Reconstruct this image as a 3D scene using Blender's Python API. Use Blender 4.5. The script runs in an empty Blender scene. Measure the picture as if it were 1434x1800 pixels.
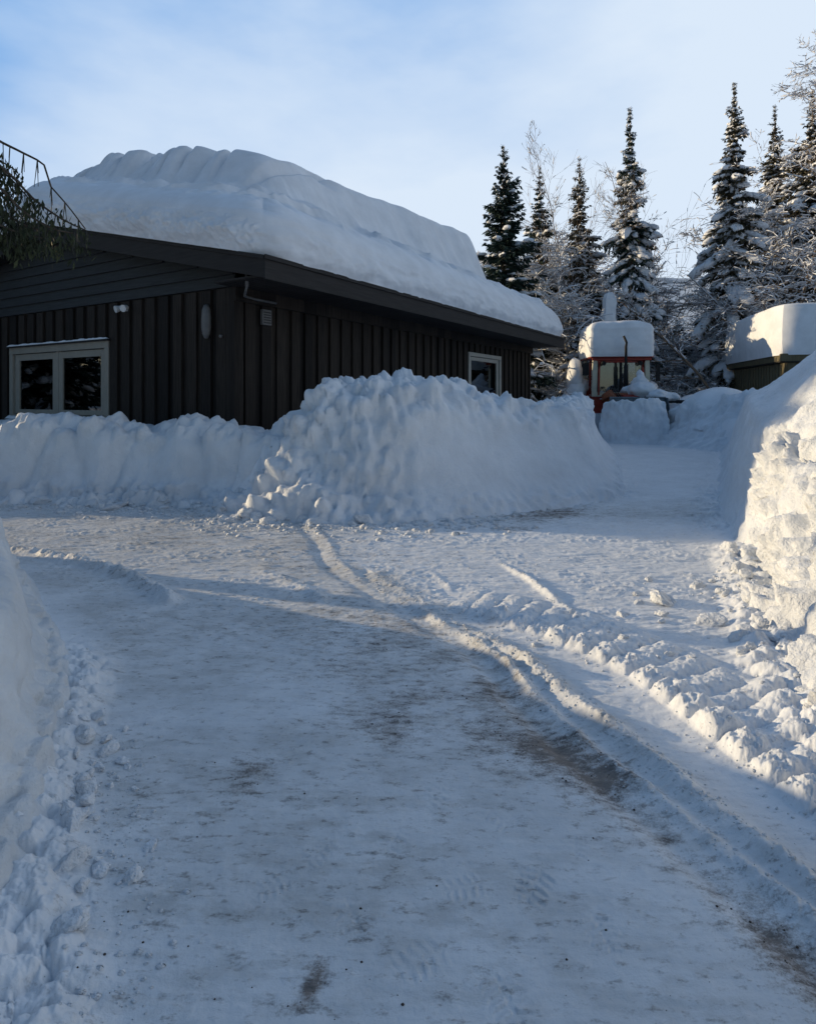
import bpy, math, random
import numpy as np
from mathutils import Vector
R = math.radians
F_PX = 1080.0; CX = 717.0; HY = 700.0; CAMH = 1.6
scene = bpy.context.scene
COL = scene.collection

# ------------------------------------------------------------------ numeric noise
_rs = np.random.RandomState(7)
_perm = _rs.permutation(4096).astype(np.int64)
_g = _rs.normal(size=(4096, 3)); _g /= np.linalg.norm(_g, axis=1)[:, None]
def _h(i, j, k):
    return _perm[(_perm[(_perm[i & 4095] + j) & 4095] + k) & 4095]
def perlin(P, seed=0.0):
    P = np.asarray(P, dtype=np.float64) + seed*17.37
    i = np.floor(P).astype(np.int64); f = P - i
    w = f*f*f*(f*(f*6-15)+10)
    out = 0
    for dx in (0, 1):
        for dy in (0, 1):
            for dz in (0, 1):
                g = _g[_h(i[..., 0]+dx, i[..., 1]+dy, i[..., 2]+dz)]
                d = g[..., 0]*(f[..., 0]-dx) + g[..., 1]*(f[..., 1]-dy) + g[..., 2]*(f[..., 2]-dz)
                wt = (w[..., 0] if dx else 1-w[..., 0])*(w[..., 1] if dy else 1-w[..., 1])*(w[..., 2] if dz else 1-w[..., 2])
                out = out + d*wt
    return out*1.6
def perlin2(P, seed=0.0):
    P = np.asarray(P[..., :2], dtype=np.float64) + seed*17.37
    i = np.floor(P).astype(np.int64); f = P - i
    w = f*f*f*(f*(f*6-15)+10); out = 0
    for dx in (0, 1):
        for dy in (0, 1):
            g = _g[_perm[(_perm[(i[..., 0]+dx) & 4095]+i[..., 1]+dy) & 4095]]
            d = g[..., 0]*(f[..., 0]-dx) + g[..., 1]*(f[..., 1]-dy)
            out = out + d*(w[..., 0] if dx else 1-w[..., 0])*(w[..., 1] if dy else 1-w[..., 1])
    return out*1.9
def fbm2(P, o=4, seed=0.0, gain=.5):
    a = 1.0; s = 0; t = 0
    for k in range(o):
        s = s + a*perlin2(P*(2.03**k), seed+k*3.1); t += a; a *= gain
    return s/t
def lumps2(P, seed=0):
    P = np.asarray(P[..., :2], dtype=np.float64) + seed*11.3
    i = np.floor(P).astype(np.int64); best = np.full(P.shape[:-1], 9.0)
    for dx in (-1, 0, 1):
        for dy in (-1, 0, 1):
            h = _perm[(_perm[(i[..., 0]+dx) & 4095]+i[..., 1]+dy) & 4095]
            q = i + np.array([dx, dy]) + (_g[h][..., :2]*.5+.5)*.95
            best = np.minimum(best, ((P-q)**2).sum(-1))
    return np.sqrt(np.clip(1-best/.52, 0, 1))
def fbm(P, o=4, seed=0.0, gain=.5):
    P = np.asarray(P, dtype=np.float64); a = 1.0; s = 0; t = 0
    for k in range(o):
        s = s + a*perlin(P*(2.03**k), seed+k*3.1); t += a; a *= gain
    return s/t
def worley(P, seed=0):
    P = np.asarray(P, dtype=np.float64) + seed*11.3
    i = np.floor(P).astype(np.int64); best = np.full(P.shape[:-1], 9.0)
    for dx in (-1, 0, 1):
        for dy in (-1, 0, 1):
            for dz in (-1, 0, 1):
                h = _h(i[..., 0]+dx, i[..., 1]+dy, i[..., 2]+dz)
                q = i + np.array([dx, dy, dz]) + (_g[h]*.5+.5)*.9
                best = np.minimum(best, ((P-q)**2).sum(-1))
    return np.sqrt(best)
def lumps(P, seed=0):                      # rounded clods
    w = worley(P, seed)
    return np.sqrt(np.clip(1-(w/.72)**2, 0, 1))
_dirs = _rs.normal(size=(4096, 5, 3)); _dirs /= np.linalg.norm(_dirs, axis=-1)[..., None]
def blocks(P, seed=0, r=.52):              # angular broken-snow chunks
    P = np.asarray(P, dtype=np.float64) + seed*13.7
    i = np.floor(P).astype(np.int64); best = np.full(P.shape[:-1], -1.0)
    for dx in (-1, 0, 1):
        for dy in (-1, 0, 1):
            for dz in (-1, 0, 1):
                h = _h(i[..., 0]+dx, i[..., 1]+dy, i[..., 2]+dz)
                v = P-(i + np.array([dx, dy, dz]) + (_g[h]*.5+.5)*.95)
                D = _dirs[h]; m = np.abs((v[..., None, :]*D).sum(-1)).max(-1)
                rr = r*(.65+.6*((h & 255)/255.0))
                best = np.maximum(best, rr-.82*m-.18*np.sqrt((v*v).sum(-1)))
    return np.clip(best/r*1.7, 0, 1)
def P3(x, y, z=None, sx=1, sy=1, sz=1):
    if z is None: z = np.zeros_like(x)
    return np.stack([x*sx, y*sy, z*sz], -1)
def sstep(a, b, x):
    t = np.clip((x-a)/(b-a), 0, 1); return t*t*(3-2*t)

# ------------------------------------------------------------------ object helpers
def tag(o, label=None, cat=None, group=None, kind=None):
    if label: o['label'] = label
    if cat: o['category'] = cat
    if group: o['group'] = group
    if kind: o['kind'] = kind
    return o
def empty(name, loc, rz=0, **k):
    o = bpy.data.objects.new(name, None); COL.objects.link(o)
    o.location = loc; o.rotation_euler = (0, 0, rz); o.empty_display_size = .3
    return tag(o, **k)
def mesh_np(name, V, Fq, mat, parent=None, smooth=True, attrs=None, tris=None, mat2=None, n2=0):
    V = np.asarray(V, dtype=np.float32).reshape(-1, 3)
    me = bpy.data.meshes.new(name)
    nq = 0 if Fq is None else len(Fq); nt = 0 if tris is None else len(tris)
    me.vertices.add(len(V)); me.vertices.foreach_set('co', V.ravel())
    li = []
    if nq: li.append(np.asarray(Fq, dtype=np.int32).ravel())
    if nt: li.append(np.asarray(tris, dtype=np.int32).ravel())
    li = np.concatenate(li)
    me.loops.add(len(li)); me.loops.foreach_set('vertex_index', li)
    me.polygons.add(nq+nt)
    st = np.concatenate([np.arange(nq)*4, nq*4+np.arange(nt)*3]).astype(np.int32)
    me.polygons.foreach_set('loop_start', st)
    me.polygons.foreach_set('use_smooth', np.full(nq+nt, smooth, dtype=bool))
    if attrs:
        for k, a in attrs.items():
            at = me.attributes.new(k, 'FLOAT', 'POINT'); at.data.foreach_set('value', np.asarray(a, dtype=np.float32).ravel())
    me.update(calc_edges=True); me.validate()
    if mat: me.materials.append(mat)
    if mat2:
        me.materials.append(mat2); mi = np.zeros(len(me.polygons), dtype=np.int32); mi[-n2:] = 1; me.polygons.foreach_set('material_index', mi)
    o = bpy.data.objects.new(name, me); COL.objects.link(o)
    if parent: o.parent = parent
    return o
def grid_faces(n, m, off=0):
    i = np.arange(n-1)[:, None]*m + np.arange(m-1)[None, :]
    return (np.stack([i, i+1, i+m+1, i+m], -1).reshape(-1, 4) + off)

class MB:
    def __init__(s): s.v = []; s.f = []
    def add(s, vs, fs):
        b = len(s.v); s.v += [tuple(v) for v in vs]; s.f += [tuple(i+b for i in f) for f in fs]; return s
    def box(s, x0, y0, z0, x1, y1, z1, rot=None, c=None):
        vs = [(x, y, z) for z in (z0, z1) for y in (y0, y1) for x in (x0, x1)]
        if rot:
            from mathutils import Matrix
            cc = Vector(((x0+x1)/2, (y0+y1)/2, (z0+z1)/2)) if c is None else Vector(c)
            M = Matrix.Rotation(rot[0], 3, rot[1]); vs = [tuple(M @ (Vector(v)-cc)+cc) for v in vs]
        return s.add(vs, [(0, 2, 3, 1), (4, 5, 7, 6), (0, 1, 5, 4), (2, 6, 7, 3), (0, 4, 6, 2), (1, 3, 7, 5)])
    def prism(s, poly, axis, a, b):        # poly: 2-D outline, extruded along axis
        def mk(p, q):
            return {0: (q, p[0], p[1]), 1: (p[0], q, p[1]), 2: (p[0], p[1], q)}[axis]
        n = len(poly); vs = [mk(p, a) for p in poly]+[mk(p, b) for p in poly]
        fs = [tuple(range(n))[::-1], tuple(range(n, 2*n))]+[(i, (i+1) % n, n+(i+1) % n, n+i) for i in range(n)]
        return s.add(vs, fs)
    def tube(s, pts, r, k=8, cap=True):
        pts = [Vector(p) for p in pts]
        rr = r if isinstance(r, (list, tuple)) else [r]*len(pts)
        rings = []
        for i, p in enumerate(pts):
            t = (pts[min(i+1, len(pts)-1)]-pts[max(i-1, 0)]).normalized()
            u = t.cross(Vector((0, 0, 1)) if abs(t.z) < .9 else Vector((1, 0, 0))).normalized(); w = t.cross(u)
            rings.append([p+(u*math.cos(2*math.pi*j/k)+w*math.sin(2*math.pi*j/k))*rr[i] for j in range(k)])
        vs = [v for rg in rings for v in rg]; fs = []
        for i in range(len(pts)-1):
            for j in range(k): fs.append((i*k+j, i*k+(j+1) % k, (i+1)*k+(j+1) % k, (i+1)*k+j))
        if cap: fs += [tuple(range(k))[::-1], tuple((len(pts)-1)*k+j for j in range(k))]
        return s.add(vs, fs)
    def build(s, name, mat, parent=None, bevel=0, smooth=False):
        me = bpy.data.meshes.new(name); me.from_pydata(s.v, [], s.f); me.validate()
        import bmesh
        bm = bmesh.new(); bm.from_mesh(me); bmesh.ops.recalc_face_normals(bm, faces=bm.faces)
        if bevel:
            bmesh.ops.bevel(bm, geom=[e for e in bm.edges if e.calc_face_angle(0) > .6], offset=bevel, segments=2, affect='EDGES', profile=.6)
        bm.to_mesh(me); bm.free()
        if smooth:
            for p in me.polygons: p.use_smooth = True
        if mat: me.materials.append(mat)
        o = bpy.data.objects.new(name, me); COL.objects.link(o)
        if parent: o.parent = parent
        return o

# ------------------------------------------------------------------ materials
def mat_new(name):
    m = bpy.data.materials.new(name); m.use_nodes = True
    nt = m.node_tree; b = nt.nodes['Principled BSDF']
    return m, nt, b
def N(nt, t, **k):
    n = nt.nodes.new(t)
    for a, v in k.items():
        if a.startswith('i_'): n.inputs[a[2:].replace('_', ' ')].default_value = v
        else: setattr(n, a, v)
    return n
def noise_n(nt, coord, scale, detail=5, rough=.6):
    n = N(nt, 'ShaderNodeTexNoise'); n.inputs['Scale'].default_value = scale
    n.inputs['Detail'].default_value = detail; n.inputs['Roughness'].default_value = rough
    nt.links.new(coord, n.inputs['Vector']); return n.outputs['Fac']
def ramp(nt, fac, stops):
    r = N(nt, 'ShaderNodeValToRGB'); e = r.color_ramp.elements
    while len(e) < len(stops): e.new(.5)
    for q, (p, c) in zip(e, stops):
        q.position = p; q.color = (*c, 1) if len(c) == 3 else c
    nt.links.new(fac, r.inputs[0]); return r.outputs[0]
def mixc(nt, fac, a, b, mode='MIX'):
    m = N(nt, 'ShaderNodeMix', data_type='RGBA', blend_type=mode)
    for s, v in ((m.inputs[0], fac), (m.inputs[6], a), (m.inputs[7], b)):
        if hasattr(v, 'links'): nt.links.new(v, s)
        else: s.default_value = v if not isinstance(v, tuple) else ((*v, 1) if len(v) == 3 else v)
    return m.outputs[2]
def math_n(nt, op, a, b=0.0):
    m = N(nt, 'ShaderNodeMath', operation=op)
    for s, v in ((m.inputs[0], a), (m.inputs[1], b)):
        if hasattr(v, 'links'): nt.links.new(v, s)
        else: s.default_value = v
    return m.outputs[0]
def bumps(nt, b, items):
    prev = None
    for fac, strength, dist in items:
        n = N(nt, 'ShaderNodeBump'); n.inputs['Strength'].default_value = strength; n.inputs['Distance'].default_value = dist
        nt.links.new(fac, n.inputs['Height'])
        if prev: nt.links.new(prev, n.inputs['Normal'])
        prev = n.outputs[0]
    nt.links.new(prev, b.inputs['Normal'])
def snow_mat(name, c=(.80, .83, .87), bump=((8, .55, .035), (32, .5, .012), (110, .5, .004)), sss=.0, rough=.55, var=.08):
    m, nt, b = mat_new(name); tc = N(nt, 'ShaderNodeNewGeometry').outputs['Position']
    n1 = noise_n(nt, tc, 1.7, 4)
    dark = tuple(v*(1-var*2) for v in c)
    nt.links.new(ramp(nt, n1, [(.3, dark), (.7, c)]), b.inputs['Base Color'])
    b.inputs['Roughness'].default_value = rough; b.inputs['Specular IOR Level'].default_value = .25
    if sss:
        b.inputs['Subsurface Weight'].default_value = sss; b.inputs['Subsurface Radius'].default_value = (.04, .05, .06)
        b.inputs['Subsurface Scale'].default_value = 1.0
    bumps(nt, b, [(noise_n(nt, tc, s, 6, .65), st, d) for s, st, d in bump])
    return m
M = {}
M['snow'] = snow_mat('snow_bank_snow')
M['roof_snow'] = snow_mat('drifted_roof_snow', c=(.80, .82, .86), bump=((6, .35, .03), (40, .5, .006)))
M['snow_rough'] = snow_mat('snow_clods', bump=((7, .6, .05), (28, .7, .02), (90, .5, .005)))
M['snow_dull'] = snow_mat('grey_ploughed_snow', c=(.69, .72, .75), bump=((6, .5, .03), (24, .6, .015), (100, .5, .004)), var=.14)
M['snow_soft'] = snow_mat('snow_soft', c=(.82, .84, .87), bump=((5, .3, .02), (60, .35, .004)))
M['snow_tree'] = snow_mat('snow_on_trees', c=(.78, .80, .84), bump=((14, .4, .02),), var=.03)
def plain(name, c, rough=.6, metal=0, var=.25, scale=12, bump=.3, dist=.004, stretch=None, spec=.4):
    m, nt, b = mat_new(name); tc = N(nt, 'ShaderNodeTexCoord').outputs['Object']
    if stretch:
        mp = N(nt, 'ShaderNodeMapping'); mp.inputs['Scale'].default_value = stretch
        nt.links.new(tc, mp.inputs['Vector']); tc = mp.outputs[0]
    n1 = noise_n(nt, tc, scale, 6)
    lo = tuple(v*(1-var) for v in c); hi = tuple(v*(1+var) for v in c)
    nt.links.new(ramp(nt, n1, [(.3, lo), (.7, hi)]), b.inputs['Base Color'])
    b.inputs['Roughness'].default_value = rough; b.inputs['Metallic'].default_value = metal
    b.inputs['Specular IOR Level'].default_value = spec
    if bump: bumps(nt, b, [(n1, bump, dist)])
    return m
M['wall_v'] = plain('dark_stained_boards_vertical', (.027, .022, .019), .75, var=.45, scale=6, stretch=(6, 6, .35), bump=.5, dist=.006, spec=.2)
M['wall_h'] = plain('dark_stained_boards_horizontal', (.036, .039, .041), .7, var=.3, scale=6, stretch=(6, .35, 6), bump=.5, dist=.006, spec=.25)
M['fascia'] = plain('dark_fascia', (.022, .020, .020), .7, var=.3, scale=5, stretch=(.4, .4, 6), spec=.25)
M['metal_dark'] = plain('dark_metal', (.03, .031, .033), .5, .3, spec=.5)
M['frame'] = plain('window_frame_paint', (.27, .25, .21), .55, var=.08, scale=5, bump=.1)
M['frame2'] = plain('white_frame_paint', (.36, .35, .32), .5, var=.08, scale=5, bump=.1)
M['plastic_white'] = plain('white_plastic', (.65, .65, .64), .4, var=.05, bump=0)
M['plastic_grey'] = plain('grey_plastic', (.12, .12, .12), .5, var=.15, bump=.1)
M['red'] = plain('red_paint', (.30, .035, .022), .45, var=.35, scale=5, bump=.2)
M['rust'] = plain('orange_rust_paint', (.30, .10, .045), .6, var=.4, scale=9, bump=.4)
M['rubber'] = plain('black_rubber', (.015, .015, .016), .8, var=.3)
M['cabpaint'] = plain('cream_cab_paint', (.55, .53, .42), .5, var=.12, scale=5)
M['steel'] = plain('bucket_steel', (.10, .13, .15), .6, .3, var=.3, scale=6)
M['shed'] = plain('olive_shed_boards', (.12, .10, .055), .7, var=.3, scale=6, stretch=(5, 5, .5), bump=.5, dist=.006)
M['shed_dark'] = plain('dark_shed_fascia', (.035, .032, .024), .7, var=.3)
M['bark'] = plain('spruce_bark', (.075, .058, .045), .9, var=.4, scale=8, stretch=(4, 4, 1), bump=.8, dist=.02, spec=.15)
M['birch'] = plain('bare_twigs', (.19, .145, .11), .85, var=.35, scale=10, spec=.15)
M['twig_grey'] = plain('frosted_twigs', (.27, .245, .225), .85, var=.4, scale=6, spec=.15)
M['interior'] = plain('room_wall', (.05, .045, .04), .9, var=.3)
M['candle'] = plain('candle_wax', (.7, .68, .62), .5, var=.05, bump=0)
M['wood'] = plain('warm_wood', (.28, .14, .07), .6, var=.3)
M['brass'] = plain('brass', (.5, .33, .12), .3, .8)
for key, per_ in (('wall_v', .405),):
    nt = M[key].node_tree; b = nt.nodes['Principled BSDF']; src = b.inputs['Base Color'].links[0].from_socket
    tc = N(nt, 'ShaderNodeTexCoord').outputs['Object']; sp_ = N(nt, 'ShaderNodeSeparateXYZ'); nt.links.new(tc, sp_.inputs[0])
    q_ = math_n(nt, 'FLOOR', math_n(nt, 'DIVIDE', math_n(nt, 'ADD', sp_.outputs[0], sp_.outputs[1]), per_))
    wn = N(nt, 'ShaderNodeTexWhiteNoise', noise_dimensions='1D'); nt.links.new(q_, wn.inputs['W'])
    nt.links.new(mixc(nt, 1.0, src, ramp(nt, wn.outputs['Value'], [(0, (.50, .50, .52)), (1, (1.2, 1.15, 1.08))]), 'MULTIPLY'), b.inputs['Base Color'])
def foliage(name, a, b_, sc=1.5):
    m, nt, b = mat_new(name); tc = N(nt, 'ShaderNodeNewGeometry').outputs['Position']
    nt.links.new(ramp(nt, noise_n(nt, tc, sc, 4), [(.35, a), (.65, b_)]), b.inputs['Base Color'])
    b.inputs['Roughness'].default_value = .75; b.inputs['Specular IOR Level'].default_value = .2
    return m
M['needles_green'] = foliage('spruce_needles_green', (.020, .040, .034), (.045, .07, .055))
M['needles_brown'] = foliage('spruce_needles_brown', (.045, .045, .030), (.095, .085, .055))
M['needles_near'] = foliage('hanging_needles', (.014, .020, .012), (.05, .06, .030), 6)
M['lichen'] = foliage('hanging_lichen', (.03, .032, .028), (.07, .07, .06), 6)
def glass_mat(name, tint=.9, rough=.02, base=.05):
    m, nt, b = mat_new(name); nt.nodes.remove(b)
    out = nt.nodes['Material Output']
    g = N(nt, 'ShaderNodeBsdfGlossy'); g.inputs['Roughness'].default_value = rough
    t = N(nt, 'ShaderNodeBsdfTransparent'); t.inputs['Color'].default_value = (tint, tint, tint, 1)
    fr = N(nt, 'ShaderNodeFresnel'); fr.inputs['IOR'].default_value = 1.5
    f2 = math_n(nt, 'ADD', fr.outputs[0], base)
    mx = N(nt, 'ShaderNodeMixShader'); nt.links.new(f2, mx.inputs[0]); nt.links.new(t.outputs[0], mx.inputs[1]); nt.links.new(g.outputs[0], mx.inputs[2])
    nt.links.new(mx.outputs[0], out.inputs['Surface']); return m
M['glass'] = glass_mat('window_glass', .6, base=.05)
M['glass2'] = glass_mat('side_window_glass', .7, base=.12)
M['frost'] = plain('frosted_cab_glass', (.42, .50, .50), .25, var=.15, bump=0)

# packed-snow road with real dirt
def ground_mat():
    m, nt, b = mat_new('packed_snow'); tc = N(nt, 'ShaderNodeNewGeometry').outputs['Position']
    at = N(nt, 'ShaderNodeAttribute'); at.attribute_name = 'dirt'; dirt = at.outputs['Fac']
    ap = N(nt, 'ShaderNodeAttribute'); ap.attribute_name = 'pack'; pack = ap.outputs['Fac']
    mp = N(nt, 'ShaderNodeMapping'); mp.inputs['Scale'].default_value = (1, 2.1, 1); mp.inputs['Rotation'].default_value = (0, 0, R(10)); nt.links.new(tc, mp.inputs['Vector']); st = mp.outputs[0]
    n1 = noise_n(nt, tc, 1.6, 7, .68); n2 = noise_n(nt, st, 13, 7, .72); n3 = noise_n(nt, tc, 110, 4, .75); n4 = noise_n(nt, st, 4.5, 7, .7)
    snow = ramp(nt, n1, [(.3, (.72, .75, .79)), (.7, (.82, .84, .87))])
    packed = ramp(nt, n1, [(.32, (.50, .51, .515)), (.5, (.61, .62, .63)), (.66, (.70, .71, .72))])
    packed = mixc(nt, ramp(nt, n4, [(.47, (0, 0, 0)), (.60, (.6, .6, .6))]), packed, (.44, .44, .43))
    packed = mixc(nt, ramp(nt, n2, [(.55, (0, 0, 0)), (.66, (.6, .6, .6))]), packed, (.18, .165, .145))
    c = mixc(nt, pack, snow, packed)
    s = math_n(nt, 'ADD', math_n(nt, 'MULTIPLY', n2, 1.25), math_n(nt, 'MULTIPLY', n3, .85))
    s = math_n(nt, 'ADD', s, math_n(nt, 'MULTIPLY', n4, .5))
    s = math_n(nt, 'SUBTRACT', math_n(nt, 'ADD', math_n(nt, 'MULTIPLY', dirt, .60), s), 1.43)
    f = ramp(nt, s, [(.0, (0, 0, 0)), (.22, (.42, .42, .42)), (.42, (.85, .85, .85))])
    dc = ramp(nt, n2, [(.35, (.20, .135, .09)), (.62, (.045, .031, .022))])
    c = mixc(nt, f, c, dc)
    nt.links.new(c, b.inputs['Base Color'])
    b.inputs['Roughness'].default_value = .5; b.inputs['Specular IOR Level'].default_value = .3
    bumps(nt, b, [(noise_n(nt, tc, 14, 6, .65), .35, .02), (n2, .35, .008), (n3, .5, .004)])
    return m
M['ground'] = ground_mat()

# ------------------------------------------------------------------ world, sun, camera
SUN_A, SUN_E = R(18), R(10.5)             # behind-left, low
to_sun = Vector((-math.cos(SUN_A)*math.cos(SUN_E), math.sin(SUN_A)*math.cos(SUN_E), math.sin(SUN_E)))
w = bpy.data.worlds.new('World'); scene.world = w; w.use_nodes = True
nt = w.node_tree; bg = nt.nodes['Background']
sky = N(nt, 'ShaderNodeTexSky', sky_type='NISHITA'); sky.sun_disc = False
sky.sun_elevation = SUN_E; sky.sun_rotation = math.atan2(to_sun.x, to_sun.y)
sky.altitude = 200; sky.air_density = 1.0; sky.dust_density = .6; sky.ozone_density = 2.5
SKYK = 1.0
tcw = N(nt, 'ShaderNodeTexCoord').outputs['Generated']
sep = N(nt, 'ShaderNodeSeparateXYZ'); nt.links.new(tcw, sep.inputs[0])
# thin cirrus veil: ahead and to the right, streaked
mp = N(nt, 'ShaderNodeMapping'); mp.inputs['Rotation'].default_value = (0, R(35), R(-20)); mp.inputs['Scale'].default_value = (.8, .8, 2.0)
nt.links.new(tcw, mp.inputs['Vector'])
cn = noise_n(nt, mp.outputs[0], 1.7, 6, .55)
def mul_add(a, k, c): return math_n(nt, 'ADD', math_n(nt, 'MULTIPLY', a, k), c)
ahead = ramp(nt, sep.outputs[1], [(.0, (.12, .12, .12)), (.75, (1, 1, 1))])
base = mixc(nt, ahead, sky.outputs[0], (2.3, 4.3, 7.6))
mask = math_n(nt, 'ADD', mul_add(sep.outputs[1], 1.0, -.45), mul_add(sep.outputs[0], 1.1, .30))
mask = math_n(nt, 'ADD', mask, mul_add(sep.outputs[2], -1.35, .64))
mask = math_n(nt, 'ADD', mask, mul_add(cn, 2.3, -1.17))
veil = ramp(nt, mask, [(.0, (0, 0, 0)), (.5, (.55, .55, .55)), (.95, (.86, .86, .86))])
vc = mixc(nt, veil, base, (7.3, 8.2, 9.2))
nt.links.new(vc, bg.inputs['Color']); bg.inputs['Strength'].default_value = .10
sun = bpy.data.lights.new('sun', 'SUN'); sun.energy = 4.3; sun.angle = R(.6); sun.color = (1, .79, .50)
so = bpy.data.objects.new('sun', sun); COL.objects.link(so); so.rotation_euler = to_sun.to_track_quat('Z', 'Y').to_euler()
cam = bpy.data.cameras.new('camera'); co = bpy.data.objects.new('camera', cam); COL.objects.link(co)
co.location = (0, 0, CAMH); co.rotation_euler = (R(90), 0, 0)
cam.sensor_fit = 'HORIZONTAL'; cam.sensor_width = 36; cam.lens = 36*F_PX/1434; cam.shift_y = -200/1434; cam.clip_end = 3000; cam.clip_start = .05
scene.camera = co
scene.view_settings.view_transform = 'Standard'; scene.view_settings.look = 'None'; scene.view_settings.exposure = .10; scene.view_settings.gamma = 1

# ------------------------------------------------------------------ pixel helpers used for measuring only
def gp(px, py): d = CAMH*F_PX/(py-HY); return ((px-CX)/F_PX*d, d)
def at(px, py, Y): return ((px-CX)/F_PX*Y, Y, CAMH-(py-HY)/F_PX*Y)

# ------------------------------------------------------------------ driveway outline
DRIVE = np.array([(-.55, -3), (-.62, .5), (-1.0, 1.57), (-1.28, 2.0), (-1.62, 2.7), (-1.92, 3.6), (-2.72, 4.7), (-4.35, 6.15), (-8, 7.4), (-16, 7.8),
                  (-16, 9.9), (-6, 9.5), (-3.2, 9.2), (-2.5, 8.4), (-.6, 8.05), (.7, 8.4), (2.3, 9.3), (3.35, 10.2), (4.5, 13.5), (7.6, 24.8),
                  (10.2, 24.8), (9.3, 23.0), (8.85, 21.6), (9.3, 20.0), (9.25, 18.0), (5.9, 11.5), (4.35, 8.5), (3.55, 6.7), (3.27, 6.17), (2.45, 4.3), (2.14, 3.6), (1.94, 2.93), (1.9, 2.0), (1.9, -3)])
def seg_dist(x, y, A, B):
    ax, ay = A; bx, by = B; dx, dy = bx-ax, by-ay
    t = np.clip(((x-ax)*dx+(y-ay)*dy)/(dx*dx+dy*dy+1e-12), 0, 1)
    return np.hypot(x-(ax+t*dx), y-(ay+t*dy)), t
def sdf_poly(x, y, P):
    d = np.full(x.shape, 1e9); inside = np.zeros(x.shape, bool)
    for i in range(len(P)):
        A, B = P[i], P[(i+1) % len(P)]
        d = np.minimum(d, seg_dist(x, y, A, B)[0])
        c = ((A[1] > y) != (B[1] > y)) & (x < (B[0]-A[0])*(y-A[1])/(B[1]-A[1]+1e-12)+A[0])
        inside ^= c
    return np.where(inside, -d, d)
def path_coords(x, y, pts):
    """signed lateral distance (right of travel positive) and arc length to a polyline"""
    d = np.full(x.shape, 1e9); s = np.zeros(x.shape); lat = np.zeros(x.shape); acc = 0
    for A, B in zip(pts[:-1], pts[1:]):
        dd, t = seg_dist(x, y, A, B); L = math.hypot(B[0]-A[0], B[1]-A[1])
        cr = ((x-A[0])*(B[1]-A[1])-(y-A[1])*(B[0]-A[0]))/L
        m = dd < d
        d = np.where(m, dd, d); s = np.where(m, acc+t*L, s); lat = np.where(m, np.where(cr >= 0, dd, -dd), lat); acc += L
    return d, s, lat, acc
def smooth_path(pix, n=60):
    p = np.array([gp(*q) for q in pix]); return resample(p, n)
def resample(p, n):
    p = np.asarray(p, float)
    # Catmull-Rom
    q = np.vstack([2*p[0]-p[1], p, 2*p[-1]-p[-2]]); out = []
    for i in range(1, len(q)-2):
        for t in np.linspace(0, 1, 12, endpoint=False):
            a, b, c, d = q[i-1], q[i], q[i+1], q[i+2]
            out.append(.5*((2*b)+(-a+c)*t+(2*a-5*b+4*c-d)*t*t+(-a+3*b-3*c+d)*t**3))
    out.append(p[-1]); out = np.array(out)
    L = np.concatenate([[0], np.cumsum(np.linalg.norm(np.diff(out[:, :2], axis=0), axis=1))])
    u = np.linspace(0, L[-1], n)
    return np.stack([np.interp(u, L, out[:, k]) for k in range(out.shape[1])], -1)

TR_A = smooth_path([(548, 925), (575, 950), (600, 992), (672, 1035), (770, 1090), (868, 1150), (950, 1232), (1040, 1312), (1180, 1420), (1434, 1625), (1560, 1740)])
TR_B = smooth_path([(660, 1010), (745, 1060), (850, 1120), (930, 1170), (1010, 1232), (1120, 1315), (1250, 1420), (1434, 1560), (1560, 1660)])
TR_C = smooth_path([(872, 985), (935, 1025), (985, 1065), (1025, 1105)])
TR_T = smooth_path([(745, 1062), (850, 1088), (950, 1118), (1050, 1160), (1130, 1205), (1210, 1265), (1290, 1325), (1370, 1390), (1434, 1440), (1560, 1540)])
RID_L = smooth_path([(-140, 950), (30, 968), (110, 985), (190, 1003), (255, 1030), (312, 1068)])
RID_M = smooth_path([(440, 1000), (505, 1022), (545, 1040), (578, 1064)])
RID_S = smooth_path([(745, 995), (770, 1015), (800, 1045)])

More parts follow.
